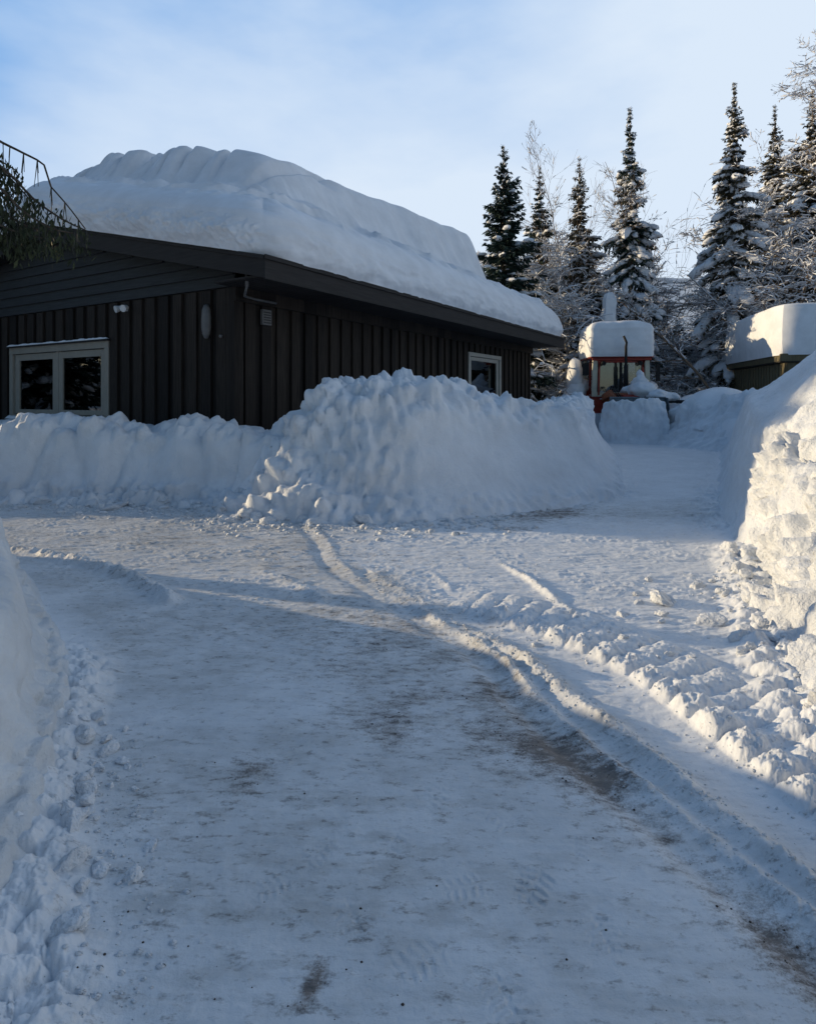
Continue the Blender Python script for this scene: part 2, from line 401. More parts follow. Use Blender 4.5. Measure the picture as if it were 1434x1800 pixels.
def ground_z(x, y, detail=True):
    sd = sdf_poly(x, y, DRIVE)
    n_lo = fbm2(P3(x, y, None, .35, .35), 3, 1)
    z = .015*n_lo*sstep(0, 1, y)
    plateau = .95+.25*fbm2(P3(x, y, None, .12, .12), 3, 5)
    z = z + plateau*sstep(.15, .9, sd)
    z = z + sstep(24, 60, y)*1.2
    if not detail: return z
    road = 1-sstep(-.1, .5, sd)
    n1 = fbm2(P3(x, y, None, 3.0, 5.0), 4, 2); n2 = fbm2(P3(x, y, None, 14, 26), 3, 3)
    # scraped, crumbly zone in the sunlit band, calmer near the camera
    crumb = sstep(3.2, 5.2, y+.25*x)*(1-sstep(8.6, 10.5, y))*.8+.2
    near = 1-sstep(2.6, 4.2, y+.5*x)
    z = z + road*(.010*n1+.004*n2)*(1-.6*near)
    ly = y+.08*np.sin(x*1.3)+.12*fbm2(P3(x, y, None, .8, .8), 2, 14)
    scr = fbm2(P3(x, ly, None, 2.2, 30), 3, 12)
    z = z + road*crumb*(.016*np.clip(scr, -.3, 1))
    z = z + road*crumb*.022*np.clip(fbm2(P3(x, y, None, 9, 13), 4, 33, .65)+.05, 0, 1)*sstep(-.1, .3, fbm2(P3(x, y, None, 1.3, 1.6), 2, 9))
    toe = road*sstep(-.9, -.1, sd)*sstep(6.5, 8, y); z = z+toe*.10*np.clip(fbm2(P3(x, y, None, 5, 6), 4, 37, .6), 0, 1)
    rr = road*crumb*sstep(.9, 2.2, x)
    z = z + rr*.05*np.clip(fbm2(P3(x, y, None, 4, 6), 4, 39, .6)-.08, 0, 1)*sstep(-.1, .3, fbm2(P3(x, y, None, 1.1, 1.1), 2, 19))
    wob = .035*fbm2(P3(x, y, None, 4, 4), 2, 4)
    rag = (.80+.55*fbm2(P3(x, y, None, 8, 8), 4, 6, .6)+.10*fbm2(P3(x, y, None, 45, 45), 2, 16))*(.75+.8*fbm2(P3(x, y, None, 1.7, 1.7), 2, 17))
    for pts, hh, wd, ex in ((TR_A, .060, .040, 0), (TR_B, .066, .052, 0), (TR_C, .055, .032, .3), (RID_L, .09, .08, .3), (RID_M, .05, .07, .25), (RID_S, .03, .03, .2)):
        d, s, lat, L = path_coords(x+wob*.35, y+wob*.35, pts)
        endf = sstep(0, .5, s)*(1-sstep(L-.25, L, s)) if ex else 1
        prof = np.exp(-(d/wd)**2)
        if pts is TR_A: endf = .30+.70*sstep(5.4, 4.4, y)
        if pts is TR_B: endf = .25+.75*sstep(4.6, 3.9, y)
        z = z + hh*prof*rag*endf
        if pts is TR_A or pts is TR_B:
            z = z - .02*np.exp(-((lat-.14*(1 if pts is TR_A else 1))/.06)**2)
    # wheel rut between second ridge and the cleats
    d, s, lat, L = path_coords(x, y, TR_T)
    lat2 = lat                                       # which side is the inner (right) side
    per = .172
    sh = s+.16*np.clip(np.abs(lat2), 0, .6)+.03*fbm2(P3(x, y, None, 3, 3), 2, 31)
    ph = (sh/per) % 1.0
    pil = np.sqrt(np.clip(1-(2*ph-1)**2, 0, 1))
    side = TSIDE*lat2
    k_in = sstep(-.04, .03, side)*(1-sstep(.11, .20, side)); k_bar = sstep(.10, .18, side)*(1-sstep(.50, .66, side))
    fade = sstep(0, .6, s)
    jit = .75+.5*perlin2(P3(np.floor(sh/per), np.floor(sh/per)*0+.5, None, 7.7, 1), 8)
    z = z + fade*(.075*jit*k_in*pil+(.036*k_bar*pil**1.6)) - fade*.012*np.exp(-((side+.14)/.10)**2)
    z = z + fade*(k_in*.035+k_bar*.016)*fbm2(P3(x, y, None, 17, 17), 4, 44, .65)
    ap = sstep(-.26, -.02, sd)*(sstep(4.2, 3.4, y)*sstep(0, -.5, x)+sstep(.5, 1.5, x)*sstep(7.0, 6.2, y)+sstep(7.6, 8.4, y)*sstep(10.5, 9.5, y)*sstep(2.5, .5, x))
    z = z + ap*np.clip(.055*lumps2(P3(x, y, None, 5.5, 6), 51)+.035*lumps2(P3(x, y, None, 12, 13), 52)+.045*fbm2(P3(x, y, None, 9, 9), 4, 53, .6), -.01, 1)
    # boot prints
    for (px, py, ang, L0) in ((938, 1556, 1.0, .15), (895, 1762, 1.9, .15), (815, 1560, .3, .13), (690, 1480, 1.2, .13), (760, 1400, .9, .14), (1010, 1490, 1.3, .12), (620, 1610, 2.0, .14), (740, 1690, .5, .15), (1060, 1640, 1.7, .13), (560, 1500, 1.0, .13), (880, 1440, 2.2, .13), (480, 1560, .6, .12)):
        cx, cy = gp(px, py); ca, sa = math.cos(ang), math.sin(ang)
        u = (x-cx)*ca+(y-cy)*sa; v = -(x-cx)*sa+(y-cy)*ca
        mk = sstep(.56, .44, np.abs(u)/L0)*sstep(.42, .32, np.abs(v)/L0)
        pat = (np.sin(u/L0*2*np.pi*4.5+np.abs(v)/L0*7) > .1)*(np.abs(v) > .05*L0)
        z = z + mk*(.0036*pat-.0022)*(1.0 if px > 880 and py > 1550 else .55)*(.5+1.0*np.clip(fbm2(P3(x, y, None, 25, 25), 2, 71)+.4, 0, 1))
    return z
TSIDE = -1.0

def blob(x, y, px, py, rx, ry, ang=0, seed=0):
    cx, cy = gp(px, py); ca, sa = math.cos(ang), math.sin(ang)
    u = ((x-cx)*ca+(y-cy)*sa)/rx; v = (-(x-cx)*sa+(y-cy)*ca)/ry
    return np.exp(-(u*u+v*v))
def ground_attrs(x, y):
    sd = sdf_poly(x, y, DRIVE)
    pack = (1-sstep(-.35, .15, sd+.15*fbm2(P3(x, y, None, 2, 2), 3, 3)))
    dr, sr, latr, Lr = path_coords(x, y, TR_B)
    right = sstep(.0, .25, -latr*-TSIDE*-1 if False else latr*TSIDE)
    pack = pack*(1-.75*right*(1-sstep(7.2, 8.6, y))*sstep(-1.2, -.2, x))
    pack = pack*(1-.65*sstep(8.6, 10.5, y))
    pack = np.clip(pack*(.85+.5*fbm2(P3(x, y, None, .8, 1.5), 3, 21)), 0, 1)
    streak = fbm2(P3(x, y, None, 1.6, 14), 4, 41); n = fbm2(P3(x, y, None, 3, 3), 4, 42)
    d = np.zeros_like(x)
    # brown strip on the inside of the tyre track
    da, sa, lata, La = path_coords(x, y, TR_A)
    inner = np.exp(-((lata*-TSIDE-.17)/.15)**2)
    d += .62*inner*sstep(4.7, 3.6, y)*(.6+.8*n)*(.45+.55*sstep(1.8, 2.6, y))
    d += .55*blob(x, y, 985, 1325, .16, .22)+.55*blob(x, y, 1075, 1360, .12, .14)+.45*blob(x, y, 870, 1300, .22, .3)
    d += .75*blob(x, y, 960, 905, .85, .45, .5)*(.55+1.2*np.clip(streak+.3, 0, 1))+.5*blob(x, y, 905, 930, .35, .2)
    d += .36*blob(x, y, 330, 945, 2.3, .55)*(.6+streak)+.30*blob(x, y, 620, 985, 1.6, .8)*(.7+streak)
    d += .42*blob(x, y, 690, 1190, .55, .75)*(.6+n)+.30*blob(x, y, 620, 1100, .9, .6)
    d += .62*blob(x, y, 445, 1350, .12, .10)+.35*blob(x, y, 425, 1395, .09, .12)+.6*blob(x, y, 245, 1543, .06, .03)+.45*blob(x, y, 285, 1630, .05, .02)
    d += .85*blob(x, y, 560, 1715, .035, .05)+.75*blob(x, y, 540, 1748, .03, .03)+.5*blob(x, y, 520, 1775, .05, .02)+.35*blob(x, y, 640, 1640, .08, .06)
    d += .45*blob(x, y, 1360, 1640, .10, .13)+.45*blob(x, y, 1420, 1720, .08, .15)+.4*blob(x, y, 660, 1260, .2, .12)+.4*blob(x, y, 690, 1290, .12, .1)
    d += .12*np.clip(n, 0, 1)+.22*np.clip(streak-.1, 0, 1)*pack
    for k in range(4):                               # thin dark scrape lines lower left
        px, py = ((300, 1395), (280, 1420), (285, 1450), (330, 1475))[k]
        d += .5*blob(x, y, px, py, .22, .008, .06)
    d *= (1-sstep(-.1, .2, sd))
    return d, pack

def build_ground():
    tn = np.concatenate([-np.geomspace(.78, 3.0, 36)[::-1][:-1], np.linspace(-.78, .78, 940), np.geomspace(.78, 3.0, 36)[1:]])
    ys = [1.0]
    while ys[-1] < 11: ys.append(ys[-1]*1.0031)
    while ys[-1] < 30: ys.append(ys[-1]*1.011)
    while ys[-1] < 900: ys.append(ys[-1]*1.06)
    ys = np.array(ys); Y, T = np.meshgrid(ys, tn, indexing='ij'); X = T*Y
    Z = ground_z(X, Y); D, K = ground_attrs(X, Y)
    V = np.stack([X, Y, Z], -1).reshape(-1, 3); Fq = grid_faces(len(ys), len(tn)); n0 = len(V)
    # behind and beside the camera
    xs = np.linspace(-60, 60, 121); yb = np.linspace(-50, 1.05, 52); YB, XB = np.meshgrid(yb, xs, indexing='ij')
    sdb = sdf_poly(XB, YB, DRIVE); ZB = -.02+.95*sstep(.15, .9, sdb)*sstep(2.9, 3.6, np.abs(XB))
    V2 = np.stack([XB, YB, ZB], -1).reshape(-1, 3); F2 = grid_faces(52, 121, n0)
    big = np.array([(-1500, -1500, -.3), (1500, -1500, -.3), (1500, 1500, -.3), (-1500, 1500, -.3)])
    n1 = n0+len(V2)
    V = np.vstack([V, V2, big]); Fq = np.vstack([Fq, F2, [[n1, n1+1, n1+2, n1+3]]])
    D = np.concatenate([D.ravel(), np.zeros(len(V2)+4)]); K = np.concatenate([K.ravel(), np.zeros(len(V2)+4)])
    o = mesh_np('ground', V, Fq, M['ground'], attrs={'dirt': D, 'pack': K}); tag(o, kind='structure')
build_ground()

# ------------------------------------------------------------------ snow banks: swept cross-sections
def bank(name, pts, prof, mat, step=.03, across=90, disp=None, label=None, flip=1):
    """pts rows: x, y, height, width, back height;  prof: (offset/width, z/height) ... then back part"""
    pts = np.array(pts, float)
    L = np.linalg.norm(np.diff(pts[:, :2], axis=0), axis=1).sum(); n = max(12, int(L/step))
    p = resample(pts, n)
    t = np.gradient(p[:, :2], axis=0); t /= np.linalg.norm(t, axis=1)[:, None]
    # smooth the normals so the sweep does not fold
    nr = np.stack([-t[:, 1], t[:, 0]], -1)*flip
    k = max(1, int(.35/step)); ker = np.ones(2*k+1)/(2*k+1)
    nr = np.stack([np.convolve(np.pad(nr[:, j], k, 'edge'), ker, 'valid') for j in (0, 1)], -1); nr /= np.linalg.norm(nr, axis=1)[:, None]
    pr = np.array(prof, float); cum = np.concatenate([[0], np.cumsum(np.hypot(np.diff(pr[:, 0]), np.diff(pr[:, 1])))])
    # denser on the face
    u = np.linspace(0, 1, across)**1.25*cum[-1]
    po = np.interp(u, cum, pr[:, 0]); pz = np.interp(u, cum, pr[:, 1])
    ker2 = np.ones(5)/5; po[2:-2] = np.convolve(po, ker2, 'valid'); pz[2:-2] = np.convolve(pz, ker2, 'valid')
    off = po[None, :]*p[:, 3][:, None]
    hz = pz[None, :]*p[:, 2][:, None]
    past = sstep(1.0, 4.0, po)[None, :]
    hz = hz*(1-past)+p[:, 4][:, None]*past
    X = p[:, 0][:, None]+nr[:, 0][:, None]*off; Y = p[:, 1][:, None]+nr[:, 1][:, None]*off
    V = np.stack([X, Y, hz], -1)
    du = np.gradient(V, axis=0); dv = np.gradient(V, axis=1); nn = np.cross(du, dv); nn /= np.linalg.norm(nn, axis=-1)[..., None]+1e-9
    if nn[..., 2].mean() < 0: nn = -nn
    a = disp(V, hz/(p[:, 2][:, None]+1e-6), po[None, :]+0*hz, p)
    V = V+nn*a[..., None]
    o = mesh_np(name, V.reshape(-1, 3), grid_faces(n, across), mat); tag(o, label=label, kind='structure')
    return o

WALL = [(-.45, -.12), (-.2, .02), (0, .10), (.12, .30), (.20, .60), (.30, .88), (.45, 1.0), (.7, 1.03), (1.2, 1.0), (2.5, .95), (4.5, .9)]
SLOPE = [(-.4, -.1), (-.1, .05), (.15, .2), (.4, .45), (.65, .75), (.85, .95), (1.0, 1.0), (1.5, 1.0), (3, .95), (4.5, .9)]
def d_left(V, f, o, p):
    a = .10*fbm(V*np.array([1.7, 1.7, .6]), 4, 61)+.26*(np.abs(fbm(V*np.array([.95, .95, .25]), 2, 62))*2-.35)+.03*fbm(V*np.array([7, 7, 3]), 3, 63)
    toe = 1-sstep(.12, .38, f)
    a = a+toe*.12*blocks(V*4.5, 5)+toe*.06*blocks(V*10, 6)+.012*fbm(V*16, 3, 18)
    top = sstep(.75, 1, f)*(1-sstep(1.2, 2.2, o))
    a = a+top*(.11*blocks(V*2.6, 7)+.07*blocks(V*6, 9)-.07)+top*.05*fbm(V*9, 3, 8)
    return a*sstep(-.45, -.1, o)
bank('snow_bank', [(-17, 10.0, 1.15, 1.1, .95), (-11, 9.75, 1.12, 1.0, .95), (-7, 9.6, 1.10, .9, .95), (-5.5, 9.5, 1.22, .9, .95), (-4.6, 9.42, 1.14, .9, .95), (-3.6, 9.3, 1.12, .9, .95), (-2.9, 9.1, 1.08, .9, .95), (-2.2, 8.9, 1.1, .9, 1.0), (-1.2, 8.9, 1.2, .9, 1.0)],
     WALL, M['snow'], .03, 100, d_left, 'low shaded snow bank in front of the gable wall with rounded upright face')
def d_big(V, f, o, p):
    a = .13*fbm(V*np.array([.9, .9, .8]), 3, 71)+.045*fbm(V*4, 5, 73, .6)+(.035*blocks(V*5.5, 74)+.06*blocks(V*2.4, 76))*sstep(-.15, .25, fbm(V*.8, 2, 75))
    top = sstep(.62, .95, f)*(1-sstep(1.5, 2.6, o))
    a = a+top*(.17*blocks(V*1.6, 11)+.10*blocks(V*3.8, 12)+.05*blocks(V*8, 19)-.09)
    left = sstep(1.2, -1.0, V[..., 0])*(1-sstep(.9, 1.0, f))
    a = a+left*(.13*blocks(V*2.2, 13)+.09*blocks(V*5, 14)+.03*blocks(V*11, 17)-.05)
    cut = sstep(-.4, .5, V[..., 0])*(1-sstep(.55, .75, f)); a = a*(1-.8*cut)
    toe = 1-sstep(.05, .22, f)
    a = a+toe*.05*blocks(V*7, 15)+.012*fbm(V*16, 3, 18)
    return a*sstep(-.45, -.05, o)
bank('snow_bank', [(-2.75, 9.5, .55, .8, .9), (-2.65, 8.8, .75, .9, .95), (-2.05, 8.25, 1.28, 1.2, 1.0), (-1.3, 8.1, 1.84, 1.2, 1.1), (-.6, 8.05, 1.92, 1.2, 1.2), (.15, 8.2, 1.88, 1.2, 1.3), (.7, 8.4, 1.88, 1.2, 1.3),
                   (1.5, 8.85, 1.82, 1.35, 1.3), (2.3, 9.3, 1.66, 1.3, 1.3), (3.0, 9.8, 1.58, 1.0, 1.2), (3.5, 10.4, 1.50, .8, 1.1), (4.0, 12, 1.45, .8, 1.1), (5.0, 15, 1.5, .8, 1.1), (6.0, 18.5, 1.5, .8, 1.1), (7.0, 22.3, 1.4, .8, 1.1), (7.5, 24.0, 1.2, .8, 1.1)],
     SLOPE, M['snow'], .03, 110, d_big, 'tallest ploughed snow bank heaped before the side wall of the dark house')
def d_right(V, f, o, p):
    y = V[..., 1]
    ch = 1-sstep(6.4, 7.2, y)
    a = .10*fbm(V*1.1, 4, 81)+.02*fbm(V*8, 3, 82)
    fc = (1-sstep(1.0, 1.5, o))
    Q = V+.06*np.stack([fbm(V*3, 2, 84), fbm(V*3, 2, 85), fbm(V*3, 2, 86)], -1)
    pit = .3+.7*sstep(-.25, .15, fbm(V*1.3, 2, 87))
    a = a+ch*fc*pit*((.15-.07*sstep(5, 6.2, y))*blocks(Q*2.6, 21)+.11*blocks(Q*5, 22)+.07*blocks(Q*10, 23)+.025*fbm(V*20, 3, 88)-.14)
    a = a+ch*(1-fc)*.05*blocks(V*4, 24)
    a = a+(1-ch)*.02*fbm(V*4, 3, 25)
    return a*sstep(-.45, -.1, o)
bank('snow_bank', [(2.0, .3, .85, .9, 1.5), (2.0, 1.6, .9, .9, 1.5), (2.04, 2.9, .94, .8, 1.6), (2.3, 3.6, .96, .75, 1.7), (2.62, 4.3, .98, .7, 1.8), (3.02, 5.2, 1.0, .6, 1.9), (3.40, 6.1, 1.10, .42, 2.1), (3.72, 6.9, 1.25, .34, 2.3),
                   (4.4, 8.5, 1.52, .36, 2.4), (5.2, 10.1, 1.62, .40, 2.3), (5.95, 11.6, 1.62, .45, 2.2), (7.5, 14.5, 1.5, .6, 2.0), (9.1, 17.6, 1.5, .8, 1.8)],
     [(-.4, -.1), (-.1, .05), (.12, .22), (.32, .5), (.55, .8), (.8, 1.0), (1.1, 1.05), (2, 1.1), (4, 1.2), (7, 1.2), (9, 1.2)], M['snow_rough'], .02, 190, d_right, 'sunlit clumpy snow bank along the right side of the drive', flip=-1)
def d_back(V, f, o, p):
    return (.18*fbm(V*1.2, 4, 91)+sstep(.4, .9, f)*.24*blocks(V*1.8, 31)+.10*blocks(V*4, 32)-.06)*sstep(-.45, -.05, o)
bank('snow_bank', [(10.2, 24.6, 1.15, .9, 1.2), (9.35, 23.2, 1.25, .9, 1.2), (8.8, 21.8, 1.45, 1.2, 1.2), (8.9, 20.3, 1.55, 1.9, 1.3), (9.3, 18.9, 1.65, 1.8, 1.5), (9.4, 17.6, 1.6, 1.2, 1.6), (9.2, 16.4, 1.55, .9, 1.6)],
     SLOPE, M['snow'], .05, 70, d_back, 'pile of snow closing the drive beside the tractor bucket')
def d_wedge(V, f, o, p):
    return (.10*fbm(V*1.5, 4, 191)+.09*blocks(V*3, 33)+.04*blocks(V*7, 34)-.03)*sstep(-.45, -.05, o)
bank('snow_bank', [(6.9, 22.3, 1.45, .5, 1.15), (7.35, 21.9, 1.50, .45, 1.2), (7.9, 21.6, 1.54, .45, 1.25), (8.5, 21.45, 1.56, .5, 1.25), (9.2, 21.5, 1.5, .6, 1.25)],
     [(-.45, -.12), (-.2, .02), (0, .10), (.15, .30), (.35, .60), (.55, .88), (.75, 1.0), (1.0, 1.0), (1.4, .9), (1.8, .7), (2.2, .4)], M['snow'], .04, 60, d_wedge, 'steep wedge of snow packed against the front of the tractor bucket')
def d_near(V, f, o, p):
    toe = 1-sstep(.12, .4, f)
    a = .08*fbm(V*1.6, 4, 95)+.03*fbm(V*4, 4, 97)+.014*fbm(V*11, 4, 96)
    nr = 1-sstep(2.6, 3.4, V[..., 1])
    return (a+toe*(.07*lumps(V*5, 41)+.04*lumps(V*11, 42)+.03*fbm(V*18, 3, 46)-.02)+nr*(1-toe)*(.03*fbm(V*4, 3, 43)+.015*lumps(V*10, 44))+.01*np.abs(fbm(V*14, 3, 45)))*sstep(-.45, -.1, o)
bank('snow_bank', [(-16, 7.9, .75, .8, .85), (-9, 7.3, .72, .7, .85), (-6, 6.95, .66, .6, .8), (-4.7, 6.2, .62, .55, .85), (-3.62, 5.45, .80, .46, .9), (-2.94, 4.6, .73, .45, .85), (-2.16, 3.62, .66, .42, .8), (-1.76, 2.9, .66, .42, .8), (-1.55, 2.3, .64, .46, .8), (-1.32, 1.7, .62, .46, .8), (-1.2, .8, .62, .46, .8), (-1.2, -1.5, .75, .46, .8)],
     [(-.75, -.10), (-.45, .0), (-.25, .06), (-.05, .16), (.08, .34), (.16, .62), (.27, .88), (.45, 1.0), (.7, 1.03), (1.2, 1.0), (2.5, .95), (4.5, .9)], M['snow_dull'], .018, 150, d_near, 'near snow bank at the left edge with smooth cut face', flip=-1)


# ------------------------------------------------------------------ the dark house
C0 = (-3.106, 11.0); RZ = math.atan2(.855, .518)
house = empty('house', (C0[0], C0[1], 0), RZ, label='dark brown board-clad house carrying a huge drift of snow on its low roof', cat='house')
TH, SH = 15.1, 11.92          # length along the side wall (local x = t), width along the gable (local y = s)
def rz(s): sf = s+1.2; return 3.91+.2221*min(sf, 14.32-sf)      # roof top
# walls (core) with openings for two windows
GW = (3.78, 7.46, 1.22, 2.66)   # gable window s0,s1,z0,z1
SW = (9.65, 12.0, 1.55, 2.93)   # side window t0,t1,z0,z1
def wall_core(mb, along, L, win, th=.14):
    a0, a1, z0, z1 = win; top = 3.60
    for (p, q, r, t) in ((0, a0, -.3, top), (a1, L, -.3, top), (a0, a1, -.3, z0), (a0, a1, z1, top)):
        if along == 'y': mb.box(0, p, r, th, q, t)
        else: mb.box(p, 0, r, q, th, t)
g = MB(); wall_core(g, 'y', SH, GW)
random.seed(3)
s = .16
while s < SH-.1:                                  # upright boards over the core
    wd = .25+random.uniform(-.012, .012); d = .055+random.uniform(-.006, .006)
    z0, z1 = -.3, 3.58
    a, b = s, min(s+wd, SH)
    if b > GW[0]-.16 and a < GW[1]+.16:
        if a < GW[0]-.16: g.box(-d, a, z0, .001, GW[0]-.16, z1); a = GW[0]-.16
        if b > GW[1]+.16: g.box(-d, GW[1]+.16, z0, .001, b, z1); b = GW[1]+.16
        g.box(-d, a, GW[3]+.19, .001, b, z1); g.box(-d, a, z0, .001, b, GW[2]-.12)
    else: g.box(-d, a, z0, .001, b, z1)
    s += .40
g.box(-.068, -.068, -.3, .0, .14, 3.58)           # corner board
gable = g.build('gable_wall', M['wall_v'], house)
g = MB(); g.box(.141, 0, 3.3, .142, .001, 3.31)
wall_core(g, 'x', TH, SW)
t = .22
while t < TH-.1:
    wd = .25+random.uniform(-.012, .012); d = .055+random.uniform(-.006, .006)
    a, b = t, min(t+wd, TH)
    if b > SW[0]-.12 and a < SW[1]+.12:
        g.box(a, -d, SW[3]+.14, b, .001, 3.58); g.box(a, -d, -.3, b, .001, SW[2]-.1)
    else: g.box(a, -d, -.3, b, .001, 3.58)
    t += .41
g.box(.001, -.067, -.3, .15, -.001, 3.58)
g.box(TH-.12, -.05, -.3, TH+.02, -.001, 3.58)
g.box(-.08, -.12, 3.34, TH+.1, -.034, 3.60)       # frieze under the soffit
g.build('side_wall', M['wall_v'], house)
g = MB(); g.box(TH-.14, .14, -.3, TH, SH, 3.6); g.box(.14, SH-.14, -.3, TH-.14, SH, 3.6)
g.prism([(0.0, 3.6), (SH, 3.6), (SH, 3.75), (SH/2, 5.1), (0.0, 3.75)], 0, TH-.14, TH)
g.build('rear_wall', M['wall_v'], house)
# clapboards of the gable triangle: each board tilted, lower edge proud
g = MB(); zb = 3.60
def s_lim(z): return max(-.06, (z+.40-3.91)/.2221-1.2)
k = 0
while zb < 5.0:
    zt = min(zb+.235, 5.08); a = s_lim(zb-.05); b = SH-a
    j = random.uniform(-.003, .003)
    g.add([(-.085+j, a, zb), (-.085+j, b, zb), (-.030, b, zt), (-.030, a, zt), (.02, a, zb), (.02, b, zb), (.02, b, zt), (.02, a, zt)],
          [(0, 1, 2, 3), (4, 7, 6, 5), (0, 4, 5, 1), (3, 2, 6, 7), (0, 3, 7, 4), (1, 5, 6, 2)])
    zb += .215; k += 1
g.build('gable_cladding', M['wall_h'], house)
# roof: two slabs, fascia boards, soffit
ov_e, ov_g = 1.2, .5
def roof_prof(d0, d1):
    S = SH+2*ov_e
    e = -ov_e; return [(e, 3.91-d0), (SH/2, 5.50-d0), (SH+ov_e, 3.91-d0), (SH+ov_e, 3.91-d1), (SH/2, 5.50-d1), (e, 3.91-d1)]
g = MB(); g.prism(roof_prof(.0, .16), 0, -ov_g+.03, TH+ov_g-.03); roof = g.build('roof', M['fascia'], house)
for x0, x1 in ((-ov_g, -ov_g+.035), (TH+ov_g-.035, TH+ov_g)):
    g = MB()
    for sgn in (0, 1):
        e = -ov_e-.01 if sgn == 0 else SH+ov_e+.01
        g.prism([(e, 3.92), (SH/2, 5.52), (SH/2, 5.17), (e, 3.56)], 0, x0-.002*sgn, x1)
    g.prism([(-ov_e-.02, 3.925), (SH/2, 5.525), (SH/2, 5.47), (-ov_e-.02, 3.86)], 0, x0-.03, x0-.003)
    g.prism([(SH+ov_e+.02, 3.925), (SH/2, 5.525), (SH/2, 5.47), (SH+ov_e+.02, 3.86)], 0, x0-.028, x0-.004)
    g.build('barge_board', M['fascia'], roof)
for y in (-ov_e-.035, SH+ov_e):
    g = MB(); g.box(-ov_g, y, 3.54, TH+ov_g, y+.035, 3.91); g.box(-ov_g-.02, y-.03, 3.86, TH+ov_g+.02, y-.002, 3.93)
    g.build('eave_fascia', M['fascia'], roof)
g = MB(); g.box(-ov_g+.04, -ov_e, 3.60, TH+ov_g-.04, -.001, 3.625); g.box(-ov_g+.04, SH+.001, 3.60, TH+ov_g-.04, SH+ov_e, 3.625)
for q in np.arange(-1.15, 0, .13): g.box(-ov_g+.05, q, 3.585, TH+ov_g-.05, q+.115, 3.599)
g.build('soffit', M['fascia'], roof)
g = MB()                                         # gutter seen as a thin pale line by the corner
gut = [(-.3, -.62, 3.50), (.05, -.20, 3.42), (.35, -.16, 3.41), (.9, -.15, 3.41)]
g.tube(gut, .022, 8); g.tube([(-.3, -.62, 3.50), (-.3, -.62, 3.78)], .03, 8)
g.build('downpipe', M['plastic_grey'], house, smooth=True)
# gable window
def window(win, along, frame_m, glass_m, n, trim, parent, mull):
    a0, a1, z0, z1 = win
    def bx(mb, p, q, r, t, d0, d1):
        if along == 'y': mb.box(d0, p, r, d1, q, t)
        else: mb.box(p, d0, r, q, d1, t)
    f = MB()
    bx(f, a0-trim, a1+trim, z1, z1+trim, -.080, .02); bx(f, a0-trim, a0, z0, z1, -.076, .02); bx(f, a1, a1+trim, z0, z1, -.076, .02)
    bx(f, a0-trim, a1+trim, z0-.10, z0, -.082, .02)
    w_ = (a1-a0)
    edges = [(a0, a0+w_*.5), (a0+w_*.5, a1)] if n == 2 else [(a0, a1)]
    for i, (p, q) in enumerate(edges):
        fr = mull
        bx(f, p+.012, p+fr, z0+.012, z1-.012, -.02, .05); bx(f, q-fr, q-.012, z0+.012, z1-.012, -.02, .05)
        bx(f, p+fr, q-fr, z1-fr*.8, z1-.012, -.021, .05); bx(f, p+fr, q-fr, z0+.012, z0+fr*.6, -.021, .05)
    bx(f, a0, a1, z0, z1, .051, .052) if False else None
    if n == 2: bx(f, a0+w_*.5-.05, a0+w_*.5+.05, z0, z1, -.03, .04)
    wi = f.build('window', frame_m, parent, bevel=.006)
    for (p, q) in edges:
        gl = MB(); bx(gl, p+mull, q-mull, z0+mull*.6, z1-mull*.8, .010, .014); gl.build('pane', glass_m, wi)
    # room behind
    r = MB()
    def quad(v): r.add(v, [(0, 1, 2, 3)])
    dpt = 2.2
    if along == 'y':
        c = [(.15, a0-.5, z0-.8), (.15, a1+.5, z0-.8), (.15, a1+.5, z1+.3), (.15, a0-.5, z1+.3)]; c2 = [(x+dpt, y, z) for x, y, z in c]
    else:
        c = [(a0-.3, .15, z0-.8), (a1+.3, .15, z0-.8), (a1+.3, .15, z1+.3), (a0-.3, .15, z1+.3)]; c2 = [(x, y+dpt, z) for x, y, z in c]
    quad(c2)
    for i in range(4): quad([c[i], c[(i+1) % 4], c2[(i+1) % 4], c2[i]])
    r.build('room', M['interior'], wi)
    return wi
wi = window(GW, 'y', M['frame'], M['glass'], 2, .15, house, .20)
g = MB(); g.box(-.15, GW[0]-.22, GW[3]+.15, -.0801, GW[1]+.22, GW[3]+.18); g.box(-.14, GW[0]-.2, GW[2]-.13, -.0821, GW[1]+.2, GW[2]-.10)
sl = g.build('drip_board', M['fascia'], wi)
def snow_strip(name, x0, x1, y0, y1, z, h, parent, seed, nx=160, ny=12):
    """thin pillow of snow lying on a ledge (local coords of parent)"""
    long_y = (y1-y0) > (x1-x0)
    U, Vv = np.meshgrid(np.linspace(0, 1, nx), np.linspace(-1, 1, ny), indexing='ij')
    prof = np.sqrt(np.clip(1-Vv**2, 0, 1))
    hh = h*(.65+.9*np.clip(fbm(P3(U*14, U*0), 3, seed)+.3, 0, 1))*sstep(0, .03, U)*(1-sstep(.97, 1, U))
    if long_y: X = (x0+x1)/2+Vv*(x1-x0)/2*(1+.15*perlin(P3(U*30, U*0), seed+1)); Y = y0+U*(y1-y0)
    else: Y = (y0+y1)/2+Vv*(y1-y0)/2; X = x0+U*(x1-x0)
    Z = z+hh*prof
    return mesh_np(name, np.stack([X, Y, Z], -1), grid_faces(nx, ny), M['snow_soft'], parent)
snow_strip('ledge_snow', -.14, -.06, GW[0]-.2, GW[1]+.2, GW[3]+.181, .045, wi, 3)
snow_strip('ledge_snow', -.20, -.06, GW[0]-.2, GW[1]+.15, GW[2]-.101, .08, wi, 4)
window(SW, 'x', M['frame2'], M['glass2'], 1, .12, house, .16)
